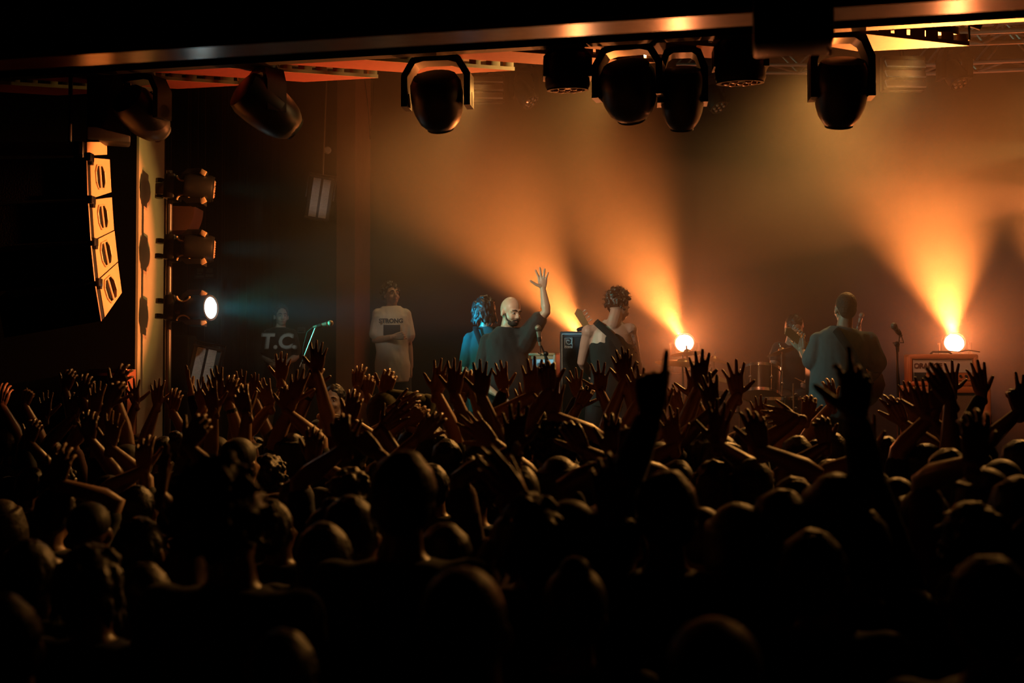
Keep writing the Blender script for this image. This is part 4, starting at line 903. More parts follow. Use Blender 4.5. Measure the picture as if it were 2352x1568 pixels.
for c, d in (((0, .18, -H2 + .03), (W2, .36, .06)), ((0, .18, -.035), (W2, .36, .06)), ((-W2 / 2 + .03, .18, -H2 / 2), (.06, .36, H2)), ((W2 / 2 - .03, .18, -H2 / 2), (.06, .36, H2)), ((0, .35, -H2 / 2), (W2, .03, H2))): g.box(c, d, bev=.018)
obj('cabinet', g.xf(mc), m_org, t)
g = G().box((0, .05, -H2 / 2), (W2 - .10, .02, H2 - .10)).xf(mc); obj('grille_cloth', g, m_cloth, t)
g = G().box((W2 / 2 + .001, .18, -.28), (.012, .09, .20), bev=.005).xf(mc); obj('side_handle', g, rubber, t)
for x in (-.25, .25):
    g = G().box((x, .18, -H2 - .035), (.06, .3, .07)).xf(mc); obj('foot', g, rubber, t)
g = G().box((-.05, .04, -.55), (.09, .008, .06)).xf(mc); obj('badge', g, m_cream, t)
# small orange amp behind singer, on a red case
m, p = local(1243, 862, 11.3, -14)
t = thing('guitar_amplifier_head', 'small orange amplifier with a silver grille beside the waving singer', 'amplifier', p); W_, H_, D_ = .30, .225, .26
g = G()
for c, d in (((0, D_ / 2, .015), (W_, D_, .03)), ((0, D_ / 2, H_ - .015), (W_, D_, .03)), ((-W_ / 2 + .015, D_ / 2, H_ / 2), (.03, D_, H_)), ((W_ / 2 - .015, D_ / 2, H_ / 2), (.03, D_, H_)), ((0, D_ - .01, H_ / 2), (W_, .02, H_))): g.box(c, d, bev=.012)
g.box((0, .03, H_ - .04), (W_ - .04, .02, .045)); obj('cabinet', g.xf(m), m_org, t)
g = G().box((0, .04, H_ / 2 - .01), (W_ - .06, .015, H_ - .09)).xf(m); obj('grille', g, MATS['reflector_metal'], t)
g = G()
for k in range(2): g.wire([m @ Vector((-.03 + k * .05 + .018 * math.cos(a), .022, .06 + .045 * math.sin(a) + (.02 if math.sin(a) > 0 else 0))) for a in [j * math.pi / 6 for j in range(13)]], .004)
obj('valve_guard', g, steel, t)
m, p = local(1262, 868, 11.3, -14); zb = p.z - STAGE
t = thing('equipment_case', 'dull red equipment case under the small orange amplifier', 'case', (p.x, p.y, STAGE))
obj('case', G().box((0, .2, -zb / 2 - .0), (.52, .42, zb - .01), bev=.012).xf(m), M('red_case', (.34, .07, .04), .5), t)
g = G()
for x in (-.26, .26):
    for z in (-.02, -zb + .02): g.box((x, 0, z), (.04, .04, .04), bev=.006)
obj('corner_guard', g.xf(m), steel, t)
# tall black bass cabinet with badge
m, p = local(1365, 760, 10.85, -8); zb = p.z - STAGE; W3 = .66
t = thing('bass_speaker_cabinet', 'tall black bass cabinet with white piping and a spiral badge behind the tank top bassist', 'speaker', (p.x, p.y, STAGE))
obj('cabinet', G().box((0, .2, -zb / 2 + .0), (W3, .40, zb - .006), bev=.012).xf(m), M('black_tolex', (.016, .015, .015), .55, 0, .2, 80, .1), t)
obj('grille_cloth', G().box((0, -.004, -zb / 2), (W3 - .06, .012, zb - .10)).xf(m), m_grille, t)
g = G(); a, b = W3 / 2 - .022, -.028
for x in (-a, a): g.box((x, -.012, -zb / 2), (.006, .006, zb - .06))
for z in (b, -zb + .03): g.box((0, -.012, z), (2 * a, .006, .006))
obj('piping', g.xf(m), MATS['white_cotton'], t)
g = G().box((-W3 / 2 + .085, -.014, -.115), (.078, .008, .10), bev=.003).xf(m); bd = obj('badge', g, black, t)
g = G(); cx_, cz_ = -W3 / 2 + .085, -.100
pts = [Vector((cx_ + (.006 + .0042 * a) * math.cos(a), -.021, cz_ + (.006 + .0042 * a) * math.sin(a))) for a in [k * .35 for k in range(1, 22)]]
g.wire(pts, .003, 6); g.wire([(cx_ + .030, -.021, cz_ + .005), (cx_ + .028, -.021, cz_ - .018), (cx_ + .037, -.021, cz_ - .03)], .004, 6)
fr_ = [(cx_ - .037, cz_ + .034), (cx_ + .037, cz_ + .034), (cx_ + .037, cz_ - .062), (cx_ - .037, cz_ - .062)]
for k in range(4): g.tube((fr_[k][0], -.02, fr_[k][1]), (fr_[(k + 1) % 4][0], -.02, fr_[(k + 1) % 4][1]), .002, n=4)
obj('spiral_emblem', g.xf(m), MATS['white_cotton'], bd)
me = text_mesh('Ampeg', .026, .003, .2, .001); me.transform(m @ Matrix.Translation((cx_, -.021, cz_ - .048)) @ Matrix.Rotation(math.pi / 2, 4, 'X')); obj('badge_lettering', me, MATS['white_cotton'], bd)
g = G().sweep([m @ Vector(q) for q in ((-.16, .15, .02), (-.08, .13, .035), (.02, .15, .03), (.10, .16, .015))], [(.05, .018), (.07, .028), (.06, .026), (.04, .015)], 12, side=(0, 1, 0))
tag(obj('soft_bag', g, rubber, loc=m @ Vector((0, .15, 0))), 'small black soft bag lying on top of the tall black bass cabinet', 'bag')
# ------------------------------------------------------------------ floor lamps that throw the orange beams
m_glow = M('orange_beam_lens', (1, .7, .4), .4, emit=(1.0, .62, .34), es=14)
labs = ['orange beam lamp hidden behind the tall black bass cabinet', 'blazing orange beam lamp behind the cymbals, right of the bassist', 'blazing orange beam lamp right behind the orange amplifier head']
for i in (0, 1, 2):
    p = FLOOR_LAMPS[i]
    t = thing('floor_beam_lamp', labs[i], 'stage light', (p.x, p.y, STAGE), 'beam lamps at the back of the stage')
    ld = Vector((-.2, -1, .35)).normalized(); sx = ld.cross(Z).normalized(); m = frame(sx, sx.cross(ld) * -1, ld, p)
    g = G().lathe([(.07, -.24), (.115, -.21), (.13, -.05), (.125, .02), (.115, .02), (.112, -.01)], (0, 0, 0), (0, 0, 1), 22).xf(m); hd = obj('head', g, m_housing, t)
    g = G().lathe([(.105, 0), (.06, .008), (.001, .012)], (0, 0, -.008), (0, 0, 1), 22).xf(m); obj('lens', g, m_glow, hd)
    g = G().wire([p + sx * .16, p + sx * .16 - Z * .22, p - sx * .16 - Z * .22, p - sx * .16], .018); obj('yoke', g, m_housing, t)
    g = G().box(p - Z * .29, (.30, .24, .12), bev=.015); obj('base', g, m_housing, t)
    g = G().box((p.x, p.y, (STAGE + p.z - .35) / 2), (.42, .42, p.z - .35 - STAGE), bev=.01); tag(obj('flight_case', g, black, loc=(p.x, p.y, STAGE)), 'black flight case carrying the ' + labs[i], 'case', 'cases under the beam lamps')
# ------------------------------------------------------------------ microphones
def mic_stand(label, base, joint, mic, mic_dir, tele=None, cable=True, r=.009, mat=None, col=(0, 0)):
    base = Vector(base); joint = Vector(joint); mic = Vector(mic); md = Vector(mic_dir).normalized(); mat = mat or steel
    t = thing('microphone_stand', label, 'microphone stand', base)
    obj('pole', G().tube(base + Vector((0, 0, .03)), joint, r, n=12), mat, t)
    obj('round_base', G().lathe([(.13, 0), (.13, .012), (.03, .03)], base, (0, 0, 1), 28), blackm, t)
    if (mic - joint).length > .12:
        obj('boom_arm', G().tube(joint - (mic - joint).normalized() * .06, mic - md * .12, r * .8, n=10), mat, t)
        obj('boom_joint', G().ell(joint, .022), blackm, t)
    mm = thing('microphone', label.split(',')[0].replace('stand', 'microphone') + ' with ball head', 'microphone', mic)
    g = G().sweep([mic - md * .145, mic - md * .02], [.011, .021], 14, cap=False); obj('body', g, M('mic_body', (.30, .27, .22), .3, .6), mm)
    obj('ball_grille', G().ell(mic + md * .012, (.027, .027, .027)), M('mic_mesh', (.32, .28, .22), .45, .7, .4, 200, .5), mm)
    obj('clip', G().lathe([(.018, -.02), (.021, .02)], mic - md * .09, md, 14), blackm, t)
    if cable:
        c0 = mic - md * .15; g = G().wire([c0, c0 - md * .05 - Z * .03 + Vector((col[0], 0, 0)), joint.lerp(c0, .5) + Vector((-.045 + col[1], .01, -.02)), joint + Vector((-.012, -.015, -.02)), joint.lerp(base, .3) + Vector((.015, -.02, 0)), joint.lerp(base, .6) + Vector((-.012, -.02, 0)), base + Vector((.05, -.1, .015))], .0038); obj('cable', g, rubber, t)
    return t
pb = P(690, 850, 9.9); mic_stand('silver microphone stand, boom rising in the dark left of the white T-shirt man', (pb.x, pb.y, STAGE), P(698, 830, 9.9), P(756, 743, 9.9), (1, -.1, .22), mat=M('bright_stand', (.7, .68, .62), .3, .7))
pb = P(1262, 850, 9.75); mic_stand('black microphone stand, slanting boom between the singer and the bassist', (pb.x, pb.y, STAGE), P(1254, 812, 9.75), P(1236, 756, 9.75), (-.12, .1, 1), mat=blackm, col=(0, .0))
pb = P(2066, 890, 8.9); mic_stand('upright microphone stand, between the grey shirt guitarist and the orange amplifier', (pb.x, pb.y, STAGE), P(2060, 790, 8.9), P(2054, 750, 8.9), (-.45, -.5, .35), mat=M('stand_brown', (.25, .2, .16), .3, .7))
pb = P(1975, 850, 11.6); t_ = mic_stand('thin overhead microphone stand, rising behind the grey shirt guitarist', (pb.x, pb.y, STAGE), P(1976, 745, 11.6), P(1978, 726, 11.6), (.3, 0, 1), cable=False, r=.006)
# ------------------------------------------------------------------ drum kit
m_shell = M('black_drum_shell', (.02, .018, .018), .18); m_skinh = M('clear_drum_head', (.22, .20, .17), .15); m_skinh2 = M('dark_drum_head', (.04, .04, .04), .3)
def drum(name, label, c, r, h, axis, head=m_skinh, lugs=8, group='drums of the kit', legs=None):
    c = Vector(c); ax = Vector(axis).normalized(); t = thing(name, label, 'drum', c, group)
    obj('shell', G().lathe([(r, -h / 2), (r, h / 2)], c, ax, 36), m_shell, t)
    for s_ in (-1, 1):
        obj('drum_head', G().lathe([(r * .97, h / 2 * s_ + s_ * .004), (r * .01, h / 2 * s_ + s_ * .006)], c, ax, 36), head, t)
        obj('hoop', G().lathe([(r * 1.0, h / 2 * s_ - .012), (r * 1.045, h / 2 * s_ - .012), (r * 1.045, h / 2 * s_ + .016), (r * 1.0, h / 2 * s_ + .016)], c, ax, 36, closed=True), chrome, t)
    A_ = ax.orthogonal().normalized(); B_ = ax.cross(A_)
    for k in range(lugs):
        a = 2 * math.pi * k / lugs; o_ = A_ * math.cos(a) + B_ * math.sin(a)
        g = G().tube(c + o_ * r * 1.05 - ax * h * .5, c + o_ * r * 1.05 + ax * h * .5, .004, n=6); g.ell(c + o_ * r * 1.05, (.014, .014, .018)); g.ell(c + o_ * r * 1.06 + ax * (h * .5 + .012), .009, nu=8, nv=6); obj('tuning_lug', g, chrome, t)
    if legs:
        for k in range(3):
            a = 2 * math.pi * k / 3; q = c + Vector((math.cos(a), math.sin(a), 0)) * r * 1.04; obj('leg', G().tube((q.x, q.y, q.z), (q.x, q.y, STAGE), .007, n=8), chrome, t)
    return t
kick = P(1775, 960, 10.55)
drum('kick_drum', 'big black bass drum low in front of the seated drummer, hidden by raised hands', (kick.x, kick.y, STAGE + .285), .28, .42, (-.25, -1, 0), m_skinh2, 8)
c = P(1748, 880, 10.35); drum('rack_tom', 'tom drum with shiny chrome hoop tilted towards the drummer', c, .175, .24, (.10, .35, .9), m_skinh, 6)
g = G().tube(c - Vector((0, 0, .1)), (kick.x + .0, kick.y + .05, STAGE + .56), .012); tag(obj('tom_mount', g, chrome, loc=(kick.x, kick.y, STAGE + .56)), 'chrome tube mount joining the shiny tom to the bass drum', 'drum mount')
c = P(1655, 925, 10.6); drum('snare_drum', 'shallow chrome drum at the left of the kit behind the big red hands', (c.x, c.y, c.z), .17, .16, (0, .1, 1), m_skinh, 8, legs=True)
c = P(1790, 935, 10.2); drum('floor_tom', 'low dark drum at the right of the kit below the shiny tom', (c.x, c.y, c.z - .1), .20, .36, (0, 0, 1), m_skinh2, 8, legs=True)
def cymbal(label, c, r, tilt, base=None, name='cymbal_stand'):
    c = Vector(c); ax = Vector(tilt).normalized(); b = Vector((c.x + .02, c.y + .05, STAGE)) if base is None else Vector(base); t = thing(name, label, 'cymbal', b, 'cymbals on stands')
    obj('cymbal', G().lathe([(r, -.022), (r * .5, -.006), (r * .22, 0), (r * .16, .018), (r * .05, .026), (.004, .027), (.004, .024), (r * .05, .023), (r * .16, .015), (r * .22, -.003), (r * .5, -.009), (r, -.0235)], c, ax, 44), brass, t)
    obj('wing_nut', G().lathe([(.008, .02), (.006, .06)], c, ax, 10), chrome, t)
    obj('stand_tube', G().tube(c, b + Vector((0, 0, .35)), .009).tube(b + Vector((0, 0, .36)), b + Vector((0, 0, .05)), .013), chrome, t)
    for k in range(3):
        a = 2 * math.pi * k / 3 + .3; obj('leg', G().tube(b + Vector((0, 0, .34)), b + Vector((math.cos(a) * .28, math.sin(a) * .28, .01)), .008), chrome, t)
    return t
cymbal('crash cymbal edge on beneath the blazing lamp right of the bassist', P(1568, 829, 10.7), .26, (.03, -.13, 1))
cymbal('thin cymbal just under the white hot lamp, nearly edge on', P(1578, 807, 11.3), .17, (-.12, -.12, 1))
cymbal('ride cymbal tilted left, behind the raised hands between lamp and shiny tom', P(1630, 858, 10.5), .22, (.26, -.16, 1))
cymbal('small dark cymbal beside the guitar headstock in front of the drummer', P(1795, 803, 10.9), .15, (-.28, .2, 1))
cymbal('thin splash cymbal behind the lamp side of the kit', P(1640, 822, 11.4), .16, (.22, -.12, 1))
pb = P(1822, 920, 10.0); t = thing('drum_hardware_stand', 'thin chrome stand with wing nuts right of the shiny tom', 'stand', (pb.x, pb.y, STAGE))
obj('tube', G().tube((pb.x, pb.y, STAGE), P(1822, 880, 10.0), .009), chrome, t)
g = G()
for z in (.1, .22, .4): g.ell((pb.x + .02, pb.y, P(1822, 880, 10).z - z), (.02, .01, .014), nu=8, nv=6)
obj('wing_nut', g, chrome, t); obj('cross_bar', G().tube(P(1750, 918, 10.1), P(1822, 912, 10.0), .010), chrome, t)
# white sided keyboard case by the guitarist
c = P(1873, 870, 9.6); t = thing('guitar_stand_case', 'narrow white edged case standing behind the grey shirt guitarist', 'case', (c.x, c.y, STAGE))
obj('case', G().box((c.x, c.y, (STAGE + c.z + .1) / 2), (.10, .3, c.z + .1 - STAGE), bev=.01), black, t); obj('white_edge', G().box((c.x - .03, c.y - .155, c.z), (.035, .01, .16)), m_cream, t)
# dark gear behind the left pole
for (px, py, Y, w_, h_, lab) in ((408, 770, 11.2, .30, .9, 'dark equipment stack behind the lowest side light'), (470, 790, 11.8, .26, .9, 'dark equipment stack behind the low strobe light')):
    c = P(px, py, Y); tag(obj('equipment_stack', G().box((c.x, c.y, (STAGE + c.z) / 2), (w_, .3, c.z - STAGE), bev=.02), m_housing, loc=(c.x, c.y, STAGE)), lab, 'equipment')
# water bottle on a stool at the stage front
c = P(1153, 850, 8.9)
# ------------------------------------------------------------------ the crowd, seen from behind
rc = random.Random(21)
SKINS = [M('skin_crowd', (.30, .165, .10), .36, 0, .06, 12, .02, spec=.75), M('skin_pale', (.36, .21, .14), .42, 0, .06, 12, .02), M('skin_brown', (.18, .09, .055), .36, 0, .06, 12, .02, spec=.75)]
SHIRTS = [('black', m_bl), ('dark grey', M('dark_grey_cotton', (.035, .035, .037), .85, 0, .2, 30, .1)), ('dark olive', M('olive_cotton', (.05, .05, .02), .85, 0, .2, 30, .1)),
          ('dark maroon', M('maroon_cotton', (.07, .015, .015), .85, 0, .2, 30, .1)), ('navy', M('navy_cotton', (.015, .02, .05), .85, 0, .2, 30, .1)), ('black', m_bl), ('black', m_bl)]
def np_of(me):
    n = len(me.vertices); a = np.empty(n * 3, np.float32); me.vertices.foreach_get('co', a)
    ls = np.empty(len(me.loops), np.int32); me.loops.foreach_get('vertex_index', ls)
    st = np.empty(len(me.polygons), np.int32); me.polygons.foreach_get('loop_start', st)
    tt = np.empty(len(me.polygons), np.int32); me.polygons.foreach_get('loop_total', tt)
    bpy.data.meshes.remove(me); return (a.reshape(-1, 3), ls, tt)
def np_g(g):
    return (np.array(g.v, np.float32), np.array([i for f in g.f for i in f], np.int32), np.array([len(f) for f in g.f], np.int32))
def np_x(a, m):
    M_ = np.array(m, np.float32); return (a[0] @ M_[:3, :3].T + M_[:3, 3], a[1], a[2])
def np_mesh(name, parts):
    n = 0; V_, L2, T_ = [], [], []
    for v, l, t_ in parts: V_.append(v); L2.append(l + n); T_.append(t_); n += len(v)
    V_ = np.concatenate(V_); L2 = np.concatenate(L2); T_ = np.concatenate(T_); me = bpy.data.meshes.new(name)
    me.vertices.add(len(V_)); me.vertices.foreach_set('co', V_.astype(np.float32).ravel())
    me.loops.add(len(L2)); me.loops.foreach_set('vertex_index', L2.astype(np.int32))
    me.polygons.add(len(T_)); st = np.concatenate([[0], np.cumsum(T_)[:-1]]).astype(np.int32)
    me.polygons.foreach_set('loop_start', st); me.polygons.foreach_set('use_smooth', np.ones(len(T_), bool)); me.update(calc_edges=True); return me
HN = {}
def hand_np(pose, side):
    k = (pose, side)
    if k not in HN:
        v, f = hand_g(pose, side, .005); HN[k] = (v, np.array([i for q in f for i in q], np.int32), np.array([len(q) for q in f], np.int32))
    return HN[k]
FWD = Vector((0, 1, 0))
BASE = []; HPOS = []
for (pit, rol, yw) in ((0, 0, 180), (-16, 3, 172), (8, -8, 190), (-6, 8, 196)):
    g = G(); hm = head_matrix(Vector((0, .015, 1.53)), yw, pit, rol)
    torso_g(g, (0, 0, .95), (0, 0, 1.48), (1, 0, 0), n=20); g.sweep([(0, 0, 1.45), hm @ Vector((0, .015, 0))], [.058, .055], 10); head_g(g, hm, True)
    for q in (-1, 1): g.ell((q * .175, 0, 1.415), .058); g.sweep([(q * .175, 0, 1.415), (0, 0, 1.42)], [.05, .05], 8)
    legs_g(g, (0, 0, .93), (1, 0, 0), 0, 1.0, fwd=FWD)
    BASE.append(np_of(fuse(g, .014, 2))); HPOS.append(hm)
g = G(); torso_g(g, (0, 0, .95), (0, 0, 1.48), (1, 0, 0), pad=.016, down=.08, n=24)
for q in (-1, 1): g.ell((q * .175, 0, 1.415), .068); g.sweep([(q * .175, 0, 1.415), (0, 0, 1.415)], [.062, .058], 8)
SHIRT = np_of(fuse(g, .015, 2))
g = G(); g.sweep([(0, 0, .97), (0, 0, .86)], [(.174, .124)] * 2, 14, side=(1, 0, 0)); legs_g(g, (0, 0, .93), (1, 0, 0), 0, 1.0, pad=.014, fwd=FWD, foot=False)
PANTS = fuse(g, .018, 2)
HAIRK = ['short', 'curly', 'long', 'buzz', 'bun', 'cap', 'beanie', 'afro', 'ponytail', 'shaggy', 'hood']
HAIRM = {k: hair_mesh(k, random.Random(30 + i), .008) for i, k in enumerate(HAIRK)}
m_h2 = M('brown_hair', (.022, .012, .006), .5, 0, .3, 40, .3, spec=.7); m_h3 = M('fair_hair', (.22, .14, .06), .42, 0, .3, 40, .3, spec=.7)
m_capf = M('cap_cloth', (.012, .011, .010), .55, 0, .2, 40, .1); m_hoodf = M('olive_hood', (.05, .05, .018), .85, 0, .2, 40, .1)
HD = {'short': 'short haired', 'curly': 'curly haired', 'long': 'long haired', 'buzz': 'close cropped', 'bun': 'bun haired', 'cap': 'cap wearing', 'beanie': 'beanie wearing', 'afro': 'bushy haired', 'ponytail': 'ponytailed', 'shaggy': 'shaggy haired', 'hood': 'hooded'}
MARK = [(110, 'at far left'), (200, 'left of the speaker array'), (300, 'below the speaker array'), (370, 'below the pale pier'), (440, 'below the lighting pole'), (520, 'below the low strobe'), (600, 'right of the low strobe'),
        (680, 'below the initials shirt'), (780, 'below the boom microphone'), (860, 'below the left pillar'), (950, 'below the white T-shirt man'), (1050, 'left of teal shirt man'), (1130, 'below the teal shirt man'), (1210, 'below the bald singer'),
        (1285, 'below the small amplifier'), (1360, 'below the bass cabinet'), (1450, 'below the tank top bassist'), (1535, 'right of the tank top bassist'), (1610, 'below the centre lamp'), (1700, 'below the tilted cymbals'), (1790, 'below the shiny tom'),
        (1880, 'below the drummer'), (1970, 'below the guitarist'), (2070, 'below the upright microphone'), (2180, 'below the orange amplifier'), (2270, 'right of the orange name panel'), (9999, 'at far right')]
USED = {}; SPOTS = []
def Yv(px, v): return v / (math.cos(TH) + math.sin(TH) * (px - CX) / F)
def person(px, top, v, hair, hands=(), skin=None, shirt=None, sleeve=.5, down=True, hmat=None, Y=None, var=None, yaw=None, note=None):
    Y = Y or Yv(px, v)
    for _ in range(16):
        p = P(px, top, Y)
        if all((p.x - q_[0]) ** 2 + (p.y - q_[1]) ** 2 > (.49 if Y > 4.5 else .46) ** 2 for q_ in SPOTS): break
        Y -= .08 if Y > 3.4 else -.08
    SPOTS.append((p.x, p.y)); h = p.z; s = h / (1.765 if hair in ('curly', 'afro', 'bun', 'beanie') else 1.755)
    k = rc.randrange(4) if var is None else var; yw = rc.uniform(-10, 10) + 6 if yaw is None else yaw
    base = Vector((p.x, p.y, 0)); B = Matrix.Translation(base) @ Matrix.Rotation(math.radians(-yw), 4, 'Z') @ Matrix.Scale(s, 4)
    si = rc.randrange(len(SHIRTS)) if shirt is None else shirt; sm = SHIRTS[si]; sk = SKINS[rc.randrange(3) if skin is None else skin]
    # label
    nh = len(hands); far = 'front row' if v > 7.35 else 'second row' if v > 6.7 else 'middle rows' if v > 5.2 else 'rear rows' if v > 3.3 else 'near the camera'
    HW = {'open': 'one open hand', 'spread': 'one wide spread hand', 'flat': 'one flat hand', 'relaxed': 'one relaxed hand', 'cup': 'one cupped hand', 'fist': 'one fist', 'point': 'one finger', 'two': 'two fingers', 'claw': 'one clawed hand', 'half': 'one half open hand'}
    pose = 'with lowered hands' if nh == 0 else 'raising both hands' if nh > 1 else 'raising ' + HW[hands[0][3]] + (' leaning right' if hands[0][4] > 9 else ' leaning left' if hands[0][4] < -9 else '')
    mk = next(t for x, t in MARK if px < x)
    lab = '%s fan %s %s, %s' % (HD[hair], pose, mk, far)
    if note: lab = note
    n_ = USED.get(lab, 0); USED[lab] = n_ + 1
    if n_: lab = lab.replace(' fan ', ' fan in %s ' % sm[0]); 
    if n_ and lab in USED: lab = lab.replace(' fan ', (' taller fan ', ' shorter fan ', ' broader fan ')[min(n_ - 1, 2)])
    if len(lab.split()) > 16: lab = lab.replace(' in %s ' % sm[0], ' ')
    while lab in USED and n_: lab = lab.replace('fan', 'narrow fan') if 'narrow' not in lab else lab + ' too'
    USED[lab] = 1
    if len(lab.split()) > 16: lab = lab.replace('silver boom', 'boom').replace('below the initials shirt', 'below the initials shirt').replace('raising both hands', 'both hands up').replace('raising one hand', 'one hand up'); USED[lab] = 1
    t = thing('person', lab, 'person', base, 'fans with raised hands' if nh else 'fans with lowered hands')
    parts = [np_x(BASE[k], B)]; sl = [np_x(SHIRT, B)]; got = set(); bands = []
    for hd in hands:
        hx, hy, side, pose_, ang = hd[:5]; dY = hd[5] if len(hd) > 5 else -.02; prof = hd[6] if len(hd) > 6 else 0
        c = P(hx, hy, Y + dY); a = math.radians(ang); fd = Vector((math.sin(a), .10, math.cos(a))).normalized(); wr = c - fd * .090 * s
        q = 1 if side < 0 else 1
        sd_ = -1 if side > 0 else 1      # back view: a hand with its thumb left is the right hand, on picture right
        sd_ = 1 if side > 0 else -1
        if sd_ in got: sd_ = -sd_
        got.add(sd_); sh = B @ Vector((sd_ * .175, 0, 1.415)); A1, A2 = .30 * s, .265 * s
        el = ik(sh, wr, A1, A2, Vector((sd_ * (.9 if Y > 4.2 else .25), .25 if Y > 4.2 else .7, -.6)))
        pr = math.radians(prof); palm = Vector((math.sin(pr), math.cos(pr), 0))
        parts.append(np_x(hand_np(pose_, side), hand_matrix(wr, fd, palm, s * 1.10)))
        g = G(); arm_g(g, sh, el, wr, s * 1.0, 9, 1.14); parts.append(np_g(g))
        g = G(); e = sh.lerp(el, min(1, sleeve * 1.5)) ; g.sweep([sh, sh.lerp(e, .5), e], [.066 * s, .063 * s, .060 * s], 10)
        if sleeve > .8: g.sweep([sh.lerp(el, .9), el, el.lerp(wr, .5), el.lerp(wr, .88)], [.056 * s, .056 * s, .050 * s, .040 * s], 10)
        sl.append(np_g(g)); bands.append((wr, (wr - el).normalized()))
    if down:
        for sd_ in (-1, 1):
            if sd_ in got: continue
            sh = B @ Vector((sd_ * .175, 0, 1.415)); el = B @ Vector((sd_ * .22, -.03, 1.13)); wr = B @ Vector((sd_ * .19, .17, 1.02 + rc.uniform(-.05, .1))); g = G(); arm_g(g, sh, el, wr, s, 8); parts.append(np_g(g))
            parts.append(np_x(hand_np('relaxed', sd_), hand_matrix(wr, B.to_3x3() @ Vector((-sd_ * .3, 1, 0)), B.to_3x3() @ Vector((-sd_, 0, -.5)), s)))
            g = G(); g.sweep([sh, sh.lerp(el, .75)], [.066 * s, .060 * s], 10); sl.append(np_g(g))
    bo = obj('body', np_mesh('body', parts), sk, t); obj('shirt', np_mesh('shirt', sl), sm[1], t)
    o = bpy.data.objects.new('trousers', PANTS); COL.objects.link(o); o.parent = t; o.matrix_parent_inverse = wm(t).inverted(); o.matrix_world = B; o.location = base; o.rotation_euler = (0, 0, math.radians(-yw)); o.scale = (s, s, s)
    if not PANTS.materials: PANTS.materials.append(m_trs)
    hmx = B @ HPOS[k]; me = HAIRM[hair]
    if not me.materials: me.materials.append(m_hair)
    o = bpy.data.objects.new('hat' if hair in ('cap', 'beanie') else 'hood' if hair == 'hood' else 'hair', me); COL.objects.link(o); o.parent = t; o.matrix_parent_inverse = wm(t).inverted()
    l_, r_, s__ = hmx.decompose(); o.location = l_; o.rotation_euler = r_.to_euler(); o.scale = s__
    mm = hmat or {'cap': m_capf, 'beanie': m_capf, 'hood': m_hoodf}.get(hair) or (m_hair, m_hair, m_h2)[rc.randrange(3)]
    o.material_slots[0].link = 'OBJECT'; o.material_slots[0].material = mm
    return t, bands, s
def wristband(t, band, s):
    wr, d = band; obj('wristband', G().sweep([wr - d * .05 - d * .012, wr - d * .05 + d * .012], [.034 * s] * 2, 14, cap=False), rubber, t)
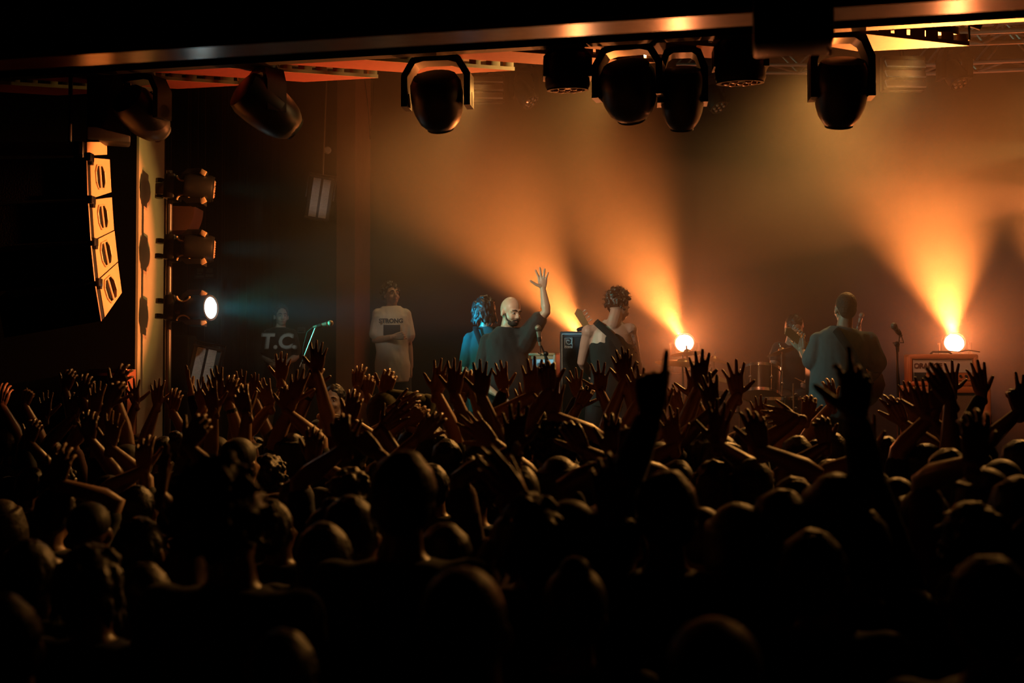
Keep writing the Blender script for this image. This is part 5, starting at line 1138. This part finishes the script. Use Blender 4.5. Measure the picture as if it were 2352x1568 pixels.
# fans at the stage edge: (head x, head top y, v, hair, [(hand x, y, side, pose, tilt)...], skin, shirt, sleeve)
FRONT = [
 (22, 985, 7.6, 'short', [(10, 905, 1, 'relaxed', 8)]), (72, 1012, 7.3, 'long', [(64, 905, 1, 'fist', 12)], 0, 0, .5), (128, 1005, 7.5, 'short', [(158, 868, 1, 'cup', 14), (103, 932, -1, 'open', -4)]),
 (203, 992, 7.7, 'curly', [(196, 888, 1, 'relaxed', 6), (170, 925, -1, 'relaxed', -6)]), (246, 1004, 7.4, 'short', [(278, 866, 1, 'claw', 34), (219, 916, -1, 'open', 2)]), (292, 1020, 7.1, 'cap', [(263, 898, -1, 'cup', 22)]),
 (322, 996, 7.7, 'long', [(307, 902, -1, 'spread', -14)]), (368, 1004, 7.5, 'short', [(361, 903, -1, 'open', -3), (402, 918, 1, 'relaxed', 8)]), (428, 985, 7.8, 'bun', [(434, 876, 1, 'flat', -14, -.02, 70)], 1, 0, .9),
 (470, 1012, 7.4, 'short', [(463, 905, -1, 'open', -8)]), (508, 1000, 7.7, 'beanie', [(497, 880, -1, 'open', -14), (533, 893, 1, 'relaxed', 10)]), (556, 1046, 6.5, 'short', [(484, 912, -1, 'open', -16)]),
 (588, 1005, 7.5, 'short', [(550, 882, -1, 'open', -6), (587, 890, 1, 'flat', 2)]), (632, 1040, 6.8, 'curly', [(556, 918, -1, 'relaxed', -20)]), (640, 985, 7.8, 'short', [(648, 845, 1, 'open', 4), (610, 905, -1, 'open', -20)]),
 (672, 995, 7.5, 'long', [(681, 888, -1, 'open', 12), (660, 910, 1, 'cup', 0)]), (700, 985, 7.8, 'curly', [(730, 822, 1, 'open', 3), (722, 862, -1, 'cup', 12)], 2), (800, 1010, 7.3, 'short', [(812, 930, 1, 'relaxed', 10)]),
 (838, 985, 7.7, 'short', [(822, 862, -1, 'claw', 4), (848, 880, 1, 'cup', 6)], 1), (884, 907, 7.85, 'hood', [(892, 872, 1, 'cup', 16)], 0, 2, .95), (934, 990, 7.5, 'short', [(938, 925, 1, 'relaxed', 70), (928, 945, -1, 'relaxed', 50)]),
 (992, 980, 7.6, 'shaggy', [(1011, 868, 1, 'open', 12), (960, 950, -1, 'cup', 60)]), (1036, 1004, 7.4, 'short', [(1047, 868, 1, 'open', 4)]), (1078, 992, 7.6, 'curly', [(1064, 878, -1, 'relaxed', 0), (1085, 870, 1, 'cup', 4)]),
 (1098, 1002, 7.3, 'cap', [(1108, 872, 1, 'open', 2)]), (1166, 990, 7.6, 'long', [(1151, 866, -1, 'open', -12)], 0, 0, .9), (1208, 1000, 7.4, 'short', [(1202, 916, -1, 'open', -4)]), (1243, 936, 7.5, 'short', [(1222, 868, -1, 'open', -2)], 0),
 (1262, 976, 7.0, 'afro', [(1256, 858, -1, 'cup', -6), (1272, 912, 1, 'open', 4)]), (1326, 994, 7.7, 'short', [(1322, 882, -1, 'spread', -10)], 0, 0, .95), (1386, 990, 7.7, 'ponytail', [(1380, 868, 1, 'spread', 2), (1344, 905, -1, 'cup', 30)]),
 (1432, 1002, 7.5, 'short', [(1428, 840, -1, 'open', -8), (1440, 852, 1, 'open', 6)]), (1466, 994, 7.7, 'short', [(1462, 885, -1, 'open', -6)]), (1522, 1010, 7.2, 'cap', [(1512, 905, -1, 'relaxed', -6)]), (1556, 996, 7.6, 'short', [(1552, 920, -1, 'open', -18)]),
 (1592, 985, 7.8, 'short', [(1596, 880, 1, 'spread', 8)], 0), (1612, 1002, 7.4, 'shaggy', [(1606, 850, -1, 'open', 2)]), (1648, 1000, 7.3, 'long', [(1630, 905, -1, 'open', -8)]), (1712, 985, 7.7, 'short', [(1688, 872, -1, 'spread', -6)], 0),
 (1748, 1002, 7.4, 'curly', [(1742, 945, -1, 'open', 2)]), (1830, 1003, 7.6, 'short', [(1790, 957, -1, 'relaxed', -82)]), (1868, 1012, 7.3, 'bun', [(1858, 930, -1, 'cup', 12)]), (1914, 990, 7.6, 'short', [(1904, 900, -1, 'relaxed', -10)]),
 (2036, 1002, 7.5, 'short', [(2058, 938, 1, 'relaxed', -24)]), (2092, 1006, 7.2, 'curly', [(2090, 915, 1, 'open', -8)]), (2128, 1016, 6.4, 'long', [(2120, 915, 1, 'open', -8), (2152, 905, -1, 'point', 10)]), (2190, 992, 7.7, 'short', [(2184, 868, -1, 'spread', -4)], 0),
 (2252, 1000, 7.5, 'short', [(2248, 872, -1, 'open', -8)], 0, 0, .9), (2302, 1048, 6.6, 'cap', [(2160, 885, -1, 'flat', -28)], 0, 0, .3), (2340, 1010, 7.2, 'short', [(2334, 905, -1, 'two', -6)]),
]
NEAR = [(1088, 1275, 2.2, 'buzz', [], 'short haired fan closest to the camera, head with glowing yellow and pink right rim'), (530, 1072, 2.9, 'afro', [], 'big bushy haired fan close to the camera under the low strobe'), (925, 1040, 3.2, 'short', [], 'fan close to the camera with orange rimmed round head below the white T-shirt man'),
        (1880, 1205, 3.0, 'short', [], 'fan with thin glowing hair outline and ear, below the grey shirt guitarist'), (2275, 1274, 2.45, 'short', [], 'large dim headed fan close to the camera at lower right'), (2098, 1356, 2.3, 'beanie', [], 'fan with rounded beanie low in the dark at lower right'),
        (1530, 1085, 3.1, 'short', [(1496, 880, -1, 'point', 2)], 'blurred dark fan right of the bassist thrusting up a pointing hand'), (1930, 1075, 2.9, 'long', [(1966, 886, 1, 'half', 2)], 'blurred long haired fan pointing up in front of the grey shirt guitarist'), (760, 1190, 3.2, 'short', [], 'dark fan close to the camera under the boom microphone')]
for (px, top, Y, hair, hands, note) in NEAR:
    person(px, top, uv(P(px, top, Y))[1], hair, hands, 0, 0, .5 if not hands else .9, True, None, Y, None, None, note)
for i, f in enumerate(FRONT):
    t, b, s = person(f[0], f[1], f[2], f[3], f[4], *(f[5:8] if len(f) > 5 else ()))
    if i in (10, 16, 35): wristband(t, b[-1], s)
# fans further back whose lit edges show, then the dark ones between them
MID = [
 (60, 1075, 6.2, 'short', [(75, 985, 1, 'cup', 10)]), (150, 1060, 6.3, 'curly', [(205, 975, 1, 'relaxed', -6)]), (262, 1085, 5.6, 'long', [(258, 990, 1, 'open', 6)]), (330, 1110, 5.2, 'short', [(330, 1040, -1, 'relaxed', -4)]), (430, 1090, 5.5, 'bun', [(455, 985, 1, 'cup', 30)]),
 (560, 1000, 6.4, 'cap', [], 0, 3), (690, 1092, 5.6, 'short', [(722, 1020, 1, 'relaxed', 4)]), (790, 1080, 5.2, 'curly', [(782, 985, -1, 'cup', -14), (832, 1010, 1, 'fist', -50)], 1), (870, 1060, 6.2, 'short', [(905, 960, 1, 'open', 50)]),
 (1000, 1060, 6.0, 'short', [(985, 975, -1, 'relaxed', 40)]), (1090, 1065, 6.0, 'afro', [(1100, 985, 1, 'open', -46)]), (1180, 1075, 5.6, 'short', [(1182, 985, -1, 'open', 0)]), (1290, 1045, 6.3, 'long', [(1318, 995, 1, 'cup', -30)]), (1372, 1060, 5.9, 'short', [(1412, 1000, 1, 'relaxed', 6)]),
 (1440, 1072, 5.7, 'ponytail', [(1448, 1000, -1, 'fist', 10)]), (1545, 1060, 6.0, 'short', [(1540, 985, -1, 'open', -10)]), (1640, 1065, 5.8, 'shaggy', [(1652, 975, 1, 'open', 6)]), (1728, 1055, 6.2, 'short', [(1738, 985, 1, 'relaxed', -10)]), (1824, 1088, 4.9, 'short', []),
 (1905, 1060, 6.0, 'curly', [(1890, 985, -1, 'cup', -6)]), (2010, 1070, 5.6, 'short', [(1990, 1000, -1, 'open', -6)]), (2064, 1085, 4.8, 'buzz', []), (2122, 1115, 4.4, 'cap', []), (2180, 1030, 6.4, 'short', []), (2262, 1075, 5.4, 'long', [(2240, 1000, -1, 'relaxed', 8)]), (2330, 1100, 5.0, 'short', []),
 (20, 1140, 4.6, 'long', []), (115, 1120, 4.9, 'short', [(140, 1065, 1, 'relaxed', 8)]), (215, 1150, 4.3, 'cap', []), (345, 1180, 3.8, 'short', [(374, 1085, 1, 'flat', 3, -.02, 60)], 0), (640, 1140, 4.5, 'short', []), (740, 1160, 4.1, 'bun', []), (825, 1130, 4.6, 'short', []),
 (1030, 1200, 3.6, 'short', []), (1175, 1213, 3.9, 'curly', [(1184, 1082, 1, 'flat', 2, -.02, 70), ], 0), (1235, 1130, 4.5, 'shaggy', [(1152, 1100, -1, 'flat', -42), ], 0), (1292, 1150, 3.9, 'cap', [], 0, 0, .5), (1420, 1150, 4.3, 'short', [(1394, 1110, -1, 'relaxed', -4)]),
 (1600, 1165, 4.0, 'buzz', []), (1700, 1150, 4.4, 'long', []), (1775, 1130, 4.7, 'short', []), (1975, 1170, 3.9, 'short', []), (2230, 1160, 4.0, 'curly', []), (2335, 1190, 3.7, 'bun', []),
 (95, 1230, 3.2, 'short', []), (215, 1260, 2.9, 'shaggy', []), (345, 1290, 2.65, 'short', []), (740, 1270, 2.9, 'long', []), (860, 1300, 2.6, 'short', []), (1320, 1290, 2.8, 'bun', []), (1450, 1330, 2.5, 'short', []), (1700, 1320, 2.6, 'curly', []),
 (20, 1360, 2.2, 'short', []), (1640, 1420, 2.05, 'cap', []), (1900, 1400, 2.15, 'long', []), (180, 1440, 1.95, 'beanie', []), (650, 1450, 1.95, 'short', []), (1290, 1460, 1.95, 'ponytail', []),
]
for f in MID:
    person(f[0], f[1], f[2], f[3], f[4], *(f[5:8] if len(f) > 5 else ()))
# ------------------------------------------------------------------ stage haze
g = slab(-8.7, 8.7, 8.30, 15.1, STAGE + 0.02, 6.55)
m = bpy.data.materials.new('stage_haze'); m.use_nodes = True; nt = m.node_tree; nt.nodes.clear()
N = nt.nodes.new; L_ = nt.links.new
out = N('ShaderNodeOutputMaterial'); vs = N('ShaderNodeVolumeScatter')
vs.inputs['Color'].default_value = (1, .98, .95, 1); vs.inputs['Anisotropy'].default_value = 0.78
geo = N('ShaderNodeNewGeometry'); sep = N('ShaderNodeSeparateXYZ'); L_(geo.outputs['Position'], sep.inputs[0])
nz = N('ShaderNodeTexNoise'); nz.inputs['Scale'].default_value = 0.55; nz.inputs['Detail'].default_value = 1.0; L_(geo.outputs['Position'], nz.inputs['Vector'])
mr = N('ShaderNodeMapRange'); mr.interpolation_type = 'SMOOTHSTEP'
mr.inputs['From Min'].default_value = 2.9; mr.inputs['From Max'].default_value = 4.6; mr.inputs['To Min'].default_value = 0.050; mr.inputs['To Max'].default_value = 0.012
L_(sep.outputs['Z'], mr.inputs['Value'])
n2 = N('ShaderNodeMapRange'); n2.inputs['From Min'].default_value = 0.3; n2.inputs['From Max'].default_value = 0.7; n2.inputs['To Min'].default_value = 0.55; n2.inputs['To Max'].default_value = 1.45
L_(nz.outputs['Fac'], n2.inputs['Value'])
mu = N('ShaderNodeMath'); mu.operation = 'MULTIPLY'; L_(mr.outputs[0], mu.inputs[0]); L_(n2.outputs[0], mu.inputs[1])
L_(mu.outputs[0], vs.inputs['Density']); L_(vs.outputs[0], out.inputs['Volume'])
cy.volume_step_rate = 4.0; cy.volume_max_steps = 24
hz = obj('stage_haze', g, m, loc=S(0, 11, STAGE), smooth=False)
tag(hz, 'thin theatrical haze filling the air over the stage and glowing in the light beams', 'haze', kind='stuff')
